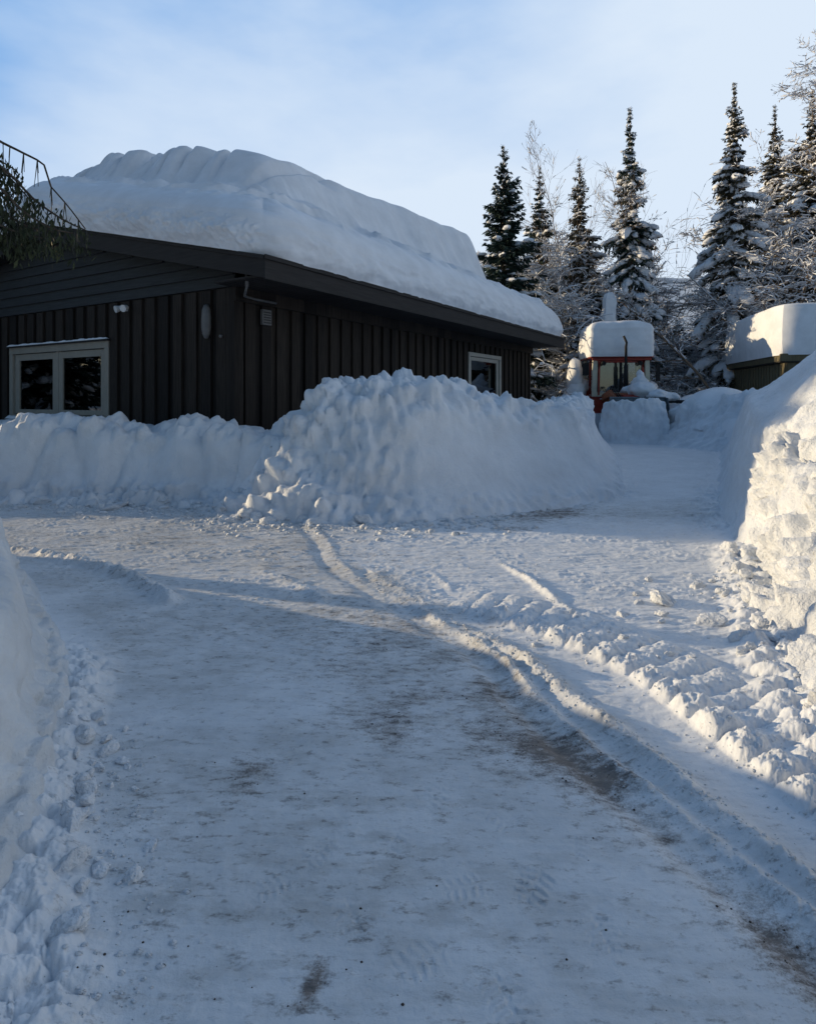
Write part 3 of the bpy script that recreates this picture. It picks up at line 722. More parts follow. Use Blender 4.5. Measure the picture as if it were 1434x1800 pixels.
# small fittings
g = MB()
g.tube([(-.05, 3.02, 3.40), (-.12, 3.02, 3.42)], .03, 10)
fl = g.build('floodlight', M['plastic_white'], house, bevel=.004)
for dy in (-.10, .10):
    h_ = MB(); h_.tube([(-.10, 3.02+dy*.4, 3.42), (-.15, 3.02+dy, 3.43), (-.24, 3.02+dy*1.25, 3.40)], [.03, .055, .075], 12); h_.build('lamp_head', M['plastic_white'], fl, bevel=.006)
g = MB()                                          # oval wall lantern by the corner
prof = [(.0, .30), (.05, .29), (.085, .2), (.10, .05), (.10, -.12), (.08, -.24), (.04, -.32), (0, -.33)]
vs = []; fs = []
for i, (r_, z_) in enumerate(prof):
    for j in range(12):
        a = 2*math.pi*j/12; vs.append((-.10+r_*.8*math.cos(a), .62+r_*math.sin(a), 3.02+z_))
for i in range(len(prof)-1):
    for j in range(12): fs.append((i*12+j, i*12+(j+1) % 12, (i+1)*12+(j+1) % 12, (i+1)*12+j))
g.add(vs, fs); wl = g.build('wall_lantern', M['plastic_grey'], house, smooth=True)
g = MB(); g.box(-.05, .56, 2.95, -.036, .68, 3.1); g.build('bracket', M['metal_dark'], wl)
g = MB(); g.tube([(-.055, .26, 2.72), (-.10, .26, 2.72)], .03, 10); g.build('doorbell_sensor', M['plastic_grey'], house, smooth=True)
g = MB(); g.box(.60, -.10, 2.98, .84, -.034, 3.27)
vb = g.build('vent_box', M['plastic_grey'], house, bevel=.01)
g = MB()
for q in range(5): g.box(.63, -.112, 3.01+q*.048, .81, -.1005, 3.035+q*.048)
g.build('louvre', M['metal_dark'], vb)
# things standing on the window sill, inside
def HL(t, s, z):                                  # house local -> world
    return (C0[0]+math.cos(RZ)*t-math.sin(RZ)*s*1, C0[1]+math.sin(RZ)*t+math.cos(RZ)*s, z)
g = MB(); g.tube([(0, 0, 0), (0, 0, .32), (0, 0, .33)], [.03, .028, .008], 12)
c = g.build('candle', M['candle'], smooth=True); c.location = HL(.18, 6.35, GW[2]+.0); tag(c, 'tall white candle behind the left pane of the gable window', 'candle')
lamp = empty('table_lamp', HL(.45, 4.55, GW[2]-.1), RZ, label='small dark-armed lamp with pale shade behind the right window pane', cat='lamp')
g = MB(); g.tube([(0, 0, 0), (0, 0, .03), (0, 0, .05)], [.10, .10, .02], 14); g.tube([(0, 0, .05), (.0, 0, .55)], .016, 8); g.tube([(0, -.32, .50), (0, .45, .50)], .018, 8); g.build('stand', M['rubber'], lamp)
g = MB(); g.tube([(0, -.02, .52), (0, -.02, .85)], [.16, .08], 16, cap=False); g.build('shade', M['candle'], lamp, smooth=True)
g = MB(); g.tube([(0, .42, .46), (0, .42, .50), (0, .42, .56)], [.02, .04, .02], 10); g.build('knob', M['plastic_white'], lamp, smooth=True)
v = MB(); v.tube([(0, 0, 0), (0, 0, .12), (0, 0, .3), (0, 0, .4)], [.06, .10, .07, .05], 14, cap=False); o = v.build('vase', M['wood'], smooth=True)
o.location = HL(.35, 4.25, GW[2]-.05); tag(o, 'reddish brown vase on the sill at the right window pane', 'vase')

# roof snow (height over the roof plane, house-local: t along x, s along y)
TT, SS = 16.1+.12, 14.32+.1
def mound_total(s, t):
    # total depth wanted on top of the inner drift
    a = np.interp(t, [0, 1.7, 3.2, 5, 7.7, 10, 11.5, 16], [2.25, 2.3, 2.42, 2.46, 2.6, 2.72, 2.82, 2.8])
    b = np.interp(s, [0, 1.7, 4, 6, 7.2, 8.5, 9.6, 14], [2.3, 2.3, 2.46, 2.40, 2.25, 2.32, 2.1, 1.2])
    wgt = sstep(-1.5, 1.5, t-s)
    return a*wgt+b*(1-wgt)
def roof_snow():
    ns, nt_ = 300, 330
    ss = np.concatenate([np.linspace(-.06, 4, 170, endpoint=False), np.linspace(4, SS-.04, ns-170)])
    tt = np.concatenate([np.linspace(-.06, 4, 130, endpoint=False), np.linspace(4, TT-.04, nt_-130)])
    S, T = np.meshgrid(ss, tt, indexing='ij')
    e = np.minimum(np.minimum(S+.06, T+.06), np.minimum(SS-.04-S, TT-.04-T))
    se = -np.log(np.exp(-3*np.maximum(S, 0))+np.exp(-3*np.maximum(T, 0)))/3          # soft minimum
    se = np.maximum(np.minimum(se, np.minimum(SS-S, TT-T)), 0)
    n1 = fbm(P3(S, T, None, .55, .55), 3, 101); n2 = fbm(P3(S, T, None, 1.6, 1.6), 3, 102)
    D1 = .84+.54*(1-np.exp(-se/.95))+.10*n1*sstep(.1, 1, e)
    rnd = np.sqrt(np.clip(1-(1-np.clip(e/.38, 0, 1))**2, 0, 1)); D1 = D1*(.72+.28*rnd)
    gs = 1-sstep(.5, 3, T-S)
    lobe = np.abs(np.sin(np.pi*(S/1.9+.35*n1+.1)))**.8
    folds = (.10*fbm(P3(S+.5*n1, T*.25, None, .75, .5), 2, 103)+.34*(1-lobe)*sstep(1.5, 3, S))*gs+.18*fbm(P3(S*.3, T, None, .5, .7), 2, 104)*sstep(0, 3, T-S)
    c = 1.30+folds
    m = sstep(c-.22, c+.75, np.minimum(se, 9)+.0*S)*(1-sstep(11.55, 12.0, T+.25*n2+.15*(S-1.5)*0))
    Dt = mound_total(S, T)+.12*fbm(P3(S, T, None, .7, .7), 2, 121)-.25*sstep(2.6, 5, T)*sstep(2.6, 5, S)-.07*(1-lobe)*gs*sstep(1.5, 3, S)*(1-sstep(2.2, 3.2, T))
    # soft fold lines running down the drift to the lip
    lob = np.abs(fbm(P3(S+.25*n1, T*.2, None, 1.15, .4), 2, 105))
    Dt = Dt-.30*(1-sstep(0, .10, lob))*(1-sstep(1, 4, T-S))*sstep(.5, 0, 0)
    inner = sstep(1.5, 3.2, se); Dt = Dt-.35*inner*sstep(3, 6, T)*0
    D = D1*(1-m)+np.maximum(Dt, D1)*m
    D = D+(1-m)*sstep(.15, .6, e)*(.07*fbm(P3(S+.6*n1, T, None, 1.6, 3.2), 3, 106)+.05*(1-np.abs(fbm(P3(S+.4*n2, T*.6, None, 1.1, 1.8), 2, 107))*4).clip(0, 1))
    rid = (1-np.abs(perlin(P3(S*.9+T*.35+.5*n1, T*.5, None, 1, 1), 109))*5).clip(0, 1)
    D = D+.16*rid*sstep(.3, .8, se)*(1-sstep(1.0, 1.6, se))
    base = 3.93+.2221*np.minimum(S, 14.32-S)
    Z = base+D*np.ones_like(S)
    # faces: bulge outward a little towards the middle of the thickness
    rC = .75
    for sgn in (0, 1):
        Tq = T if sgn == 0 else TT-.1-T
        a_ = np.clip(rC-S, 0, None); b_ = np.clip(rC-Tq, 0, None); f_ = np.where((a_ > 0) & (b_ > 0), np.maximum(a_, b_)/(np.hypot(a_, b_)+1e-9), 1.0)
        S = np.where(f_ < 1, rC-a_*f_, S); Tn = np.where(f_ < 1, rC-b_*f_, Tq); T = Tn if sgn == 0 else TT-.1-Tn
    X = T-.5; Y = S-1.2
    V = np.stack([X, Y, Z], -1)
    nV = V.reshape(-1, 3); faces = [grid_faces(len(ss), len(tt))]
    # skirts
    off = len(nV); allV = [nV]
    E = np.concatenate([V[0, :-1], V[:-1, -1], V[-1, :0:-1], V[:0:-1, 0], V[:1, 0]])
    nn = len(E)-1
    nrm = np.concatenate([np.tile([0, -1], (V.shape[1]-1, 1)), np.tile([1, 0], (V.shape[0]-1, 1)), np.tile([0, 1], (V.shape[1]-1, 1)), np.tile([-1, 0], (V.shape[0]-1, 1))]).astype(float)
    gfl = (nrm[:, 0] == -1).astype(float)
    for _ in range(30): nrm = (np.roll(nrm, 1, 0)+nrm*2+np.roll(nrm, -1, 0))/4; gfl = (np.roll(gfl, 1)+gfl*2+np.roll(gfl, -1))/4
    nrm = np.vstack([nrm, nrm[:1]]); gfl = np.append(gfl, gfl[0])
    rows = 26; sE = E[:, 1]+1.2; b = 3.925+.2221*np.minimum(sE, 14.32-sE)
    k = np.linspace(0, 1, rows)[:, None]
    z = E[:, 2][None]*(1-k)+b[None]*k
    q = np.stack([E[:, 0][None]+0*k, E[:, 1][None]+0*k, z], -1)
    bul = .10*np.sin(np.pi*np.clip(k, 0, 1))**.8
    pits = np.abs(fbm(q*np.array([6, 6, 7]), 3, 111))
    rough = .07*fbm(q*np.array([2.2, 2.2, 4]), 3, 110)+pits*(.014+.13*gfl[None])
    layer = .014*np.sin(z*15+3*fbm(q*.6, 2, 113))+.03*sstep(.25, .6, fbm(q*np.array([.8, .8, 4]), 2, 114))
    a = (bul+rough-layer)*np.sin(np.pi*np.clip(k*.96, 0, 1))**.5
    q = q+np.concatenate([nrm, np.zeros((nn+1, 1))], 1)[None]*a[..., None]
    allV.append(q.reshape(-1, 3)); faces.append(grid_faces(rows, nn+1, off)); off += rows*(nn+1)
    return mesh_np('roof_snow', np.vstack(allV), np.vstack(faces), M['roof_snow'], house)

roof_snow()

# ------------------------------------------------------------------ snow caps (rounded blocks)
def snow_cap(name, pts2, z0, h, parent, seed, mat=None, bulge=.10, crown=.25, lean=0, amp=.05, flat=.35, vert=.72):
    """rounded loaf over an outline (local coords): rings from the bottom edge up and in"""
    P = np.array(pts2, float); c = P.mean(0); n = 96
    ring = []; L = [np.linalg.norm(P[(i+1) % len(P)]-P[i]) for i in range(len(P))]; tot = sum(L)
    for k in range(n):
        d = tot*k/n; i = 0
        while d > L[i]: d -= L[i]; i += 1
        ring.append(P[i]+(P[(i+1) % len(P)]-P[i])*d/L[i])
    ring = np.array(ring)
    for _ in range(4): ring = (np.roll(ring, 1, 0)+ring*2+np.roll(ring, -1, 0))/4
    rows = []
    for k in range(12):
        u = k/11; rows.append((1+bulge*math.sin(math.pi*u**.8), u*vert))
    for k in range(1, 16):
        a = k/15*math.pi/2; rows.append((1-(1-math.cos(a))*flat-(.97-flat)*(k/15)**(3 if flat > .2 else 6), vert+(1-vert)*math.sin(a)))
    V = []
    for (sc, zz) in rows:
        q = c+(ring-c)*sc; V.append(np.concatenate([q+np.array([lean*zz, 0]), np.full((n, 1), z0+h*zz)], 1))
    V = np.array(V); V = np.concatenate([V, V[:, :1]], 1)
    dirn = V-np.array([c[0], c[1], z0+h*.4]); dirn /= np.linalg.norm(dirn, axis=-1)[..., None]
    nz = amp*fbm(V*1.1, 3, seed)+amp*.25*fbm(V*5, 3, seed+1)+.012*np.sin(V[..., 2:3][..., 0]*26+2*fbm(V*.8, 2, seed+3))
    V = V+dirn*(nz*sstep(0, .08, (V[..., 2]-z0)/h))[..., None]
    return mesh_np(name, V.reshape(-1, 3), grid_faces(len(rows), n+1), mat or M['snow_soft'], parent)

# ------------------------------------------------------------------ shed on the right
shed = empty('shed', (14.05, 23.0, 0), R(-12), label='small olive-brown shed with thick block of snow on its flat roof', cat='shed')
g = MB()
g.box(0.15, 0.15, -.3, 6.0, 6.8, 2.95)
for q in np.arange(.2, 5.8, .32): g.box(q, .118, -.3, q+.26, .1501, 2.94)
for q in np.arange(.2, 6.5, .32): g.box(.118, q, -.3, .1501, q+.26, 2.94)
g.build('wall', M['shed'], shed)
g = MB(); g.box(-.05, -.05, 2.96, 6.2, 7.0, 3.24); rf = g.build('roof', M['shed_dark'], shed, bevel=.01)
g = MB(); g.box(-.09, -.09, 3.0, 6.24, -.052, 3.27); g.box(-.09, -.051, 3.0, -.052, 7.04, 3.27); g.build('fascia', M['shed'], rf)
snow_cap('roof_snow', [(-.16, -.16), (6.3, -.16), (6.3, 7.1), (-.16, 7.1)], 3.22, 2.0, shed, 5, bulge=.02, amp=.06, flat=.05, vert=.86)

# ------------------------------------------------------------------ tractor, snowed in, facing the camera
tr = empty('tractor', (9.03, 26.5, 0), R(-4), label='old red tractor with tall block of snow on its cab roof', cat='tractor')
# local: x right, y away from the camera (rear), -y = front
g = MB()
g.prism([(-1.0, 1.75), (1.0, 1.75), (1.08, 3.08), (-1.08, 3.08)], 1, .02, .10) if False else None
g.box(-.93, -.54, 1.55, .93, -.42, 1.72)
cab = g.build('cab_frame', M['cabpaint'], tr, bevel=.012)
for sx in (-1, 1):
    g = MB(); g.prism([(sx*1.12, 1.55), (sx*.94, 1.55), (sx*.90, 3.05), (sx*1.08, 3.05)], 1, -.55, -.41); g.build('cab_post', M['cabpaint'], cab, bevel=.012)
    g = MB(); g.prism([(sx*1.12, 1.55), (sx*1.02, 1.55), (sx*1.0, 3.05), (sx*1.08, 3.05)], 1, .95, 1.10); g.build('cab_post', M['cabpaint'], cab, bevel=.012)
g = MB(); g.box(-.9, -.47, 1.73, .9, -.455, 3.04); g.build('windscreen', M['glass2'], cab)
g = MB(); g.box(-.9, -.30, 1.75, -.02, -.285, 2.93); g.build('sun_screen', M['frost'], cab)
g = MB(); g.box(-.04, -.52, 1.72, .05, -.42, 3.04); g.box(.25, -.2, 1.6, .36, -.1, 2.8); g.build('centre_post', M['rubber'], cab)
g = MB()
for sx in (-1, 1):
    g.prism([(sx*.90, 1.6), (sx*.83, 1.6), (sx*.79, 3.0), (sx*.86, 3.0)], 1, -.545, -.47)
    g.prism([(sx*1.10, 1.6), (sx*1.02, 1.6), (sx*.98, 3.0), (sx*1.06, 3.0)], 1, .1, .2)
g.box(-.90, -.55, 2.88, .90, -.475, 2.965); g.box(-1.16, -.50, .75, -.42, .9, 1.54); g.box(.42, -.50, .75, 1.16, .9, 1.54)
g.build('door_frame', M['red'], cab, bevel=.01)
for sx in (-1, 1):
    g = MB(); g.tube([(sx*.7, -.60, 2.86), (sx*.7, -.72, 2.84)], .085, 14); g.build('work_lamp', M['rubber'], cab)
    g = MB(); g.tube([(sx*.3, -2.40, 1.25), (sx*.3, -2.47, 1.25)], .09, 14); g.build('headlight', M['frost'], tr)
g = MB(); g.box(-.28, .45, 1.2, .28, .62, 2.25); g.box(-.28, -.1, 1.1, .28, .62, 1.35); g.build('seat', M['rubber'], cab, bevel=.04)
g = MB(); n_ = 16; ring = [(.24*math.cos(a), -.15+.10*math.sin(a), 1.95+.2*math.sin(a)) for a in np.linspace(0, 2*math.pi, n_+1)]; g.tube(ring, .022, 6, cap=False); g.tube([(0, -.15, 1.95), (0, -.4, 1.4)], .025, 6); g.build('steering_wheel', M['rubber'], cab)
g = MB()
for q in (-.5, -.42): g.tube([(q, -.6, 1.5), (q-.05, -1.2, 1.95), (q-.1, -1.9, 1.75), (q, -2.6, 1.3)], .02, 6)
g.build('hydraulic_hose', M['rubber'], tr, smooth=True)
g = MB(); g.box(-1.2, -.72, 3.06, 1.2, 1.25, 3.18); g.box(-1.14, -.66, 2.96, 1.14, -.60, 3.059)
rf = g.build('cab_roof', M['red'], tr, bevel=.03)
for sx in (-1, 1):
    g = MB(); g.tube([(sx*1.0, -.56, 3.02), (sx*.86, -.56, 2.95), (sx*.84, -.56, 2.7)], .035, 8); g.build('roof_bracket', M['red'], rf, smooth=True)
tr.scale = (1.08, 1.08, 1.08)
snow_cap('roof_snow', [(-1.24, -.82), (1.20, -.82), (1.20, 1.3), (-1.24, 1.3)], 3.10, 1.45, tr, 9, bulge=.03, amp=.09, flat=.22)
g = MB(); g.box(-.42, -2.3, 1.0, .42, -.56, 1.62); g.box(-.38, -2.42, .95, .38, -2.301, 1.58)
hood = g.build('hood', M['red'], tr, bevel=.05)
g = MB(); g.box(-.30, -2.44, 1.1, .30, -2.421, 1.5); g.build('grille', M['rubber'], hood)
g = MB(); g.tube([(.0, -1.2, 1.6), (.0, -1.2, 3.45), (.02, -1.22, 3.6), (-.10, -1.25, 3.85)], [.055, .05, .045, .045], 10); g.tube([(0, -1.2, 1.9), (0, -1.2, 2.75)], .085, 12)
g.build('exhaust_pipe', M['rubber'], tr, smooth=True)
g = MB(); g.tube([(-1.08, -.5, 2.9), (-1.42, -.6, 2.85)], .02, 6); g.box(-1.50, -.62, 2.38, -1.24, -.57, 2.86); g.build('mirror', M['rubber'], tr, bevel=.015)
g = MB(); g.tube([(1.08, -.5, 2.9), (1.36, -.6, 2.85)], .02, 6); g.box(1.30, -.62, 2.15, 1.46, -.57, 2.80); g.build('mirror', M['rubber'], tr, bevel=.015)
def wheel(x, y, r, wdt, parent):
    wv = empty('wheel', (x, y, r), 0); wv.parent = parent
    g = MB(); prof = [(r*.55, -wdt/2), (r*.92, -wdt/2), (r, -wdt*.36), (r, wdt*.36), (r*.92, wdt/2), (r*.55, wdt/2)]; n = 32; vs = []
    for (rr, xx) in prof:
        for j in range(n): a = 2*math.pi*j/n; vs.append((xx, rr*math.cos(a), rr*math.sin(a)))
    fs = [(i*n+j, i*n+(j+1) % n, (i+1)*n+(j+1) % n, (i+1)*n+j) for i in range(len(prof)-1) for j in range(n)]
    g.add(vs, fs)
    for j in range(18):
        a = 2*math.pi*j/18
        for sg in (-1, 1):
            p = [(sg*.02, r*math.cos(a), r*math.sin(a)), (sg*wdt*.48, r*math.cos(a+.18), r*math.sin(a+.18))]; g.tube(p, .03, 4)
    t_ = g.build('tyre', M['rubber'], wv, smooth=False)
    g = MB(); g.tube([(-wdt*.3, 0, 0), (wdt*.3, 0, 0)], r*.56, 24); g.tube([(-wdt*.42, 0, 0), (wdt*.42, 0, 0)], r*.15, 12); g.build('rim', M['cabpaint'], wv)
wheel(-1.15, .6, .85, .42, tr); wheel(1.15, .6, .85, .42, tr); wheel(-.85, -1.95, .5, .3, tr); wheel(.85, -1.95, .5, .3, tr)
for sx in (-1, 1):
    g = MB(); out = [(math.cos(a)*.98+.6, math.sin(a)*.98+.85) for a in np.linspace(.1, math.pi*.95, 14)]
    inn = [(math.cos(a)*.92+.6, math.sin(a)*.92+.85) for a in np.linspace(math.pi*.95, .1, 14)]
    g.prism(out+inn, 0, sx*.92, sx*1.5); g.build('fender', M['red'], tr)
g = MB()
for sx in (-1, 1):                                # loader arms reaching forward and down to the bucket
    g.prism([(-.3, 1.30), (-.5, 1.62), (-1.6, 1.80), (-2.9, 1.25), (-3.3, .75), (-3.15, .68), (-2.75, 1.08), (-1.6, 1.55), (-.6, 1.38)], 0, sx*.62, sx*.74)
    g.box(sx*.58-.06, -.55, .8, sx*.58+.10, -.35, 1.7)
g.tube([(-.68, -1.9, 1.62), (.68, -1.9, 1.62)], .06, 10)
arms = g.build('loader_arm', M['rust'], tr, bevel=.015)
for sx in (-1, 1):
    g = MB(); g.tube([(sx*.68, -.8, 1.05), (sx*.68, -1.7, 1.45), (sx*.68, -1.71, 1.45), (sx*.68, -2.4, 1.35)], [.045, .045, .03, .03], 10); g.build('hydraulic_ram', M['steel'], arms, smooth=True)
g = MB()
out = [(-3.25, 1.48), (-3.30, 1.46), (-3.45, 1.0), (-3.42, .45), (-3.7, .06), (-4.15, .02), (-4.15, .06), (-3.72, .12), (-3.5, .48), (-3.52, 1.0), (-3.36, 1.50)]
g.prism(out, 0, -1.13, .71)
for sx in (-1.15, .71): g.prism([(-3.28, 1.49), (-3.45, 1.0), (-3.42, .45), (-3.7, .04), (-4.16, .0), (-4.1, .2), (-3.6, 1.5)], 0, sx, sx+.03)
g.tube([(-1.15, -3.34, 1.49), (.75, -3.34, 1.49)], .045, 8)
bk = g.build('bucket', M['steel'], tr, bevel=.008)
# snow heaps carried by the tractor
def heap(name, pts, parent, mat, seed, amp=.10, fr=2.5, pw=1.0):
    """pts: x,y,z,rx,ry,rz ellipsoids merged into one lumpy mesh by joining"""
    VV = []; FF = []; off = 0
    for (x, y, z, rx, ry, rz_) in pts:
        n, m = 26, 40
        th = np.linspace(0.02, math.pi-.02, n)[:, None]; ph = np.linspace(0, 2*math.pi, m)[None]
        D = np.stack([np.sin(th)*np.cos(ph), np.sin(th)*np.sin(ph), np.cos(th)+0*ph], -1)
        Dp = np.sign(D)*np.abs(D)**pw
        Q = Dp*np.array([rx, ry, rz_])+np.array([x, y, z]); Q = Q+D*(amp*fbm(Q*fr, 3, seed))[..., None]
        VV.append(Q.reshape(-1, 3)); FF.append(grid_faces(n, m, off)); off += n*m
    return mesh_np(name, np.vstack(VV), np.vstack(FF), mat, parent)
heap('hood_snow', [(.35, -2.0, 1.78, .50, .62, .34), (.40, -1.6, 2.0, .30, .4, .34), (.42, -1.5, 2.25, .13, .2, .32), (.75, -2.6, 1.5, .46, .4, .26), (1.2, -2.5, 1.5, .35, .35, .16), (.1, -1.5, 1.75, .35, .5, .2)], tr, M['snow'], 4, .13, 3)
heap('fender_snow', [(-1.62, .3, 2.35, .30, .5, .80), (-1.60, .2, 1.7, .42, .6, .45), (-1.75, .0, 1.45, .48, .6, .30), (-1.3, .5, 1.95, .3, .5, .3)], tr, M['snow_soft'], 5, .12, 1.6)
heap('fender_snow', [(1.4, .6, 1.95, .3, .6, .22), (1.3, .7, 1.9, .3, .5, .2)], tr, M['snow_soft'], 6, .08, 2)
g = MB(); g.box(1.25, -3.1, 1.30, 1.75, -2.9, 1.42); g.tube([(.9, -3.0, 1.36), (1.9, -3.0, 1.36)], .04, 8); g.build('marker_bar', M['rubber'], tr)

# ------------------------------------------------------------------ vegetation generators
def unit(a): return a/(np.linalg.norm(a, axis=-1)[..., None]+1e-9)
def leaf_quads(C_, A, B):
    """diamond-ish quads: centre, long half-axis, short half-axis"""
    V = np.stack([C_-A, C_-.1*A+B, C_+A, C_-.1*A-B], 1).reshape(-1, 3)
    F_ = np.arange(len(C_))[:, None]*4+np.arange(4)[None]
    return V, F_
_bl_n, _bl_m = 5, 7
_th = np.linspace(.0, math.pi, _bl_n)[:, None]; _ph = np.linspace(0, 2*math.pi, _bl_m)[None]
BLT = np.stack([np.sin(_th)*np.cos(_ph), np.sin(_th)*np.sin(_ph), np.cos(_th)+0*_ph], -1).reshape(-1, 3)
BLF = grid_faces(_bl_n, _bl_m)
def blobs(C_, Rv, ax=None, rs=None):
    """ellipsoids at centres, radii (N,3), long axis direction ax (horizontal heading + dip)"""
    n = len(C_); T_ = np.tile(BLT[None], (n, 1, 1))*(1+.18*rs.uniform(-1, 1, (n, len(BLT), 1)))
    T_ = T_*Rv[:, None, :]
    if ax is not None:
        a = unit(ax); up = np.tile([[0, 0, 1.0]], (n, 1)); b = unit(np.cross(up, a)); c = np.cross(a, b)
        T_ = T_[..., 0:1]*a[:, None]+T_[..., 1:2]*b[:, None]+T_[..., 2:3]*c[:, None]
    V = (T_+C_[:, None]).reshape(-1, 3)
    F_ = (BLF[None]+(np.arange(n)*len(BLT))[:, None, None]).reshape(-1, 4)
    return V, F_
def tubes(segs, k=4):
    """segs (N, 8): x0 y0 z0 x1 y1 z1 r0 r1"""
    S_ = np.asarray(segs, float); a, b = S_[:, :3], S_[:, 3:6]; d = unit(b-a)
    u = unit(np.cross(d, np.array([.31, .17, .93]))); w_ = np.cross(d, u)
    an = np.arange(k)*2*math.pi/k
    rg = u[:, None]*np.cos(an)[None, :, None]+w_[:, None]*np.sin(an)[None, :, None]
    V = np.concatenate([a[:, None]+rg*S_[:, 6][:, None, None], b[:, None]+rg*S_[:, 7][:, None, None]], 1).reshape(-1, 3)
    q = np.stack([np.arange(k), (np.arange(k)+1) % k, (np.arange(k)+1) % k+k, np.arange(k)+k], -1)
    F_ = (q[None]+(np.arange(len(S_))*2*k)[:, None, None]).reshape(-1, 4)
    return V, F_
def trunk_mesh(name, h, r0, parent, mat, bend=0, rs=None, z0=-.5):
    n = 14; k = 9; zz = np.linspace(0, 1, n); an = np.linspace(0, 2*math.pi, k)
    rr = r0*(1-zz)**.8+.012; rr[0] *= 1.3
    cx = bend*np.sin(zz*2.2)*.5; Z = z0+(h-z0)*zz
    V = np.stack([cx[:, None]+rr[:, None]*np.cos(an), rr[:, None]*np.sin(an), Z[:, None]+0*an], -1)
    return mesh_np(name, V.reshape(-1, 3), grid_faces(n, k), mat, parent)
def spruce(x, y, h, r, seed, label, snow=1.0, mat='needles_green', column=.0, dens=1.0, droop=.35, z0=.9, up=.0, group=None, name='spruce_tree', ragged=.3, fine=1.0, low=.06):
    rs = np.random.RandomState(seed)
    T = empty(name, (x, y, z0), rs.uniform(0, 6.28), label=label, cat='tree', group=group)
    trunk_mesh('trunk', h*.98, .018*h+.03, T, M['bark'])
    QC, QA, QB, SC, SR, SA, BR = [], [], [], [], [], [], []
    z = h*low
    while z < h*.985:
        f = z/h
        prof = ((1-f)**.90)*(1-column)+column*(min(1, (1-f)*2.3)**1.1)*(.75+.25*(1-f))
        prof *= (.86+.3*math.sin(z*2.1+seed)*ragged)
        nb = rs.randint(5, 9) if f < .9 else 4
        for b in range(nb):
            az = rs.uniform(0, 2*math.pi); L = max(.10, r*prof*rs.uniform(1-ragged*1.3, 1.15+ragged*.3))
            rise = up*(.3+f)+(.30 if f > .8 else 0); dr = droop*(1.15-f)*rs.uniform(.7, 1.3)
            m = max(3, int(L/.16/fine))
            u = (np.arange(m)+.5)/m
            hx, hy = math.cos(az), math.sin(az)
            px = hx*L*u; py = hy*L*u; pz = z+L*(rise*u-dr*u**1.5+.12*u**3)
            P_ = np.stack([px, py, pz], -1)
            BR.append(((0, 0, z, px[m//2], py[m//2], pz[m//2], .02, .014))); BR.append((px[m//2], py[m//2], pz[m//2], px[-1], py[-1], pz[-1], .014, .005))
            per = int(5*dens+2)
            for j in range(per):
                side = rs.choice([-1, 1], m); sl = rs.uniform(.25, 1, m)*(.10+.34*L*(1-u*.75)*rs.uniform(.5, 1))*.9
                dirv = np.stack([hx*.55-hy*side*rs.uniform(.3, 1.1, m), hy*.55+hx*side*rs.uniform(.3, 1.1, m), rs.uniform(-.75, .05, m)*(droop*1.6+.3)], -1)
                dirv = unit(dirv); sl = np.clip(sl, .04, .34*fine+.08)*min(1, .22+(1-f)*3.0)
                C_ = P_+dirv*sl[:, None]*rs.uniform(.6, 1.6, (m, 1))+rs.normal(0, .03, (m, 3))
                nrm = unit(rs.normal(0, .5, (m, 3))+np.array([0, 0, 1])); Bv = unit(np.cross(dirv, nrm))*rs.uniform(.035, .075, (m, 1))*fine*min(1, .4+(1-f)*3)
                QC.append(C_); QA.append(dirv*sl[:, None]); QB.append(Bv)
            ns = rs.rand(m) < .75*snow
            if ns.any():
                C_ = P_[ns]+np.stack([rs.normal(0, .05, ns.sum()), rs.normal(0, .05, ns.sum()), rs.uniform(.05, .14, ns.sum())], -1)
                sz = rs.uniform(.45, 1.45, ns.sum())*(.045+.09*min(L, 2))*(.7+.5*snow)*min(1, .3+(1-f)*3)
                SC.append(C_); SR.append(np.stack([sz*1.5, sz*.95, sz*.5*(.6+.6*snow)], -1))
                SA.append(np.tile([[hx, hy, rise-dr*1.2]], (ns.sum(), 1)))
        z += rs.uniform(.16, .30)*(1 if h > 8 else .7)
    V, F_ = leaf_quads(np.concatenate(QC), np.concatenate(QA), np.concatenate(QB))
    V2, F2 = tubes(BR, 4)
    c = mesh_np('crown', np.vstack([V, V2]), np.vstack([F_, F2+len(V)]), M[mat], T, smooth=False, mat2=M['bark'], n2=len(F2))
    if SC:
        V, F_ = blobs(np.concatenate(SC), np.concatenate(SR), np.concatenate(SA), rs); mesh_np('snow_cover', V, F_, M['snow_tree'], T)
    return T
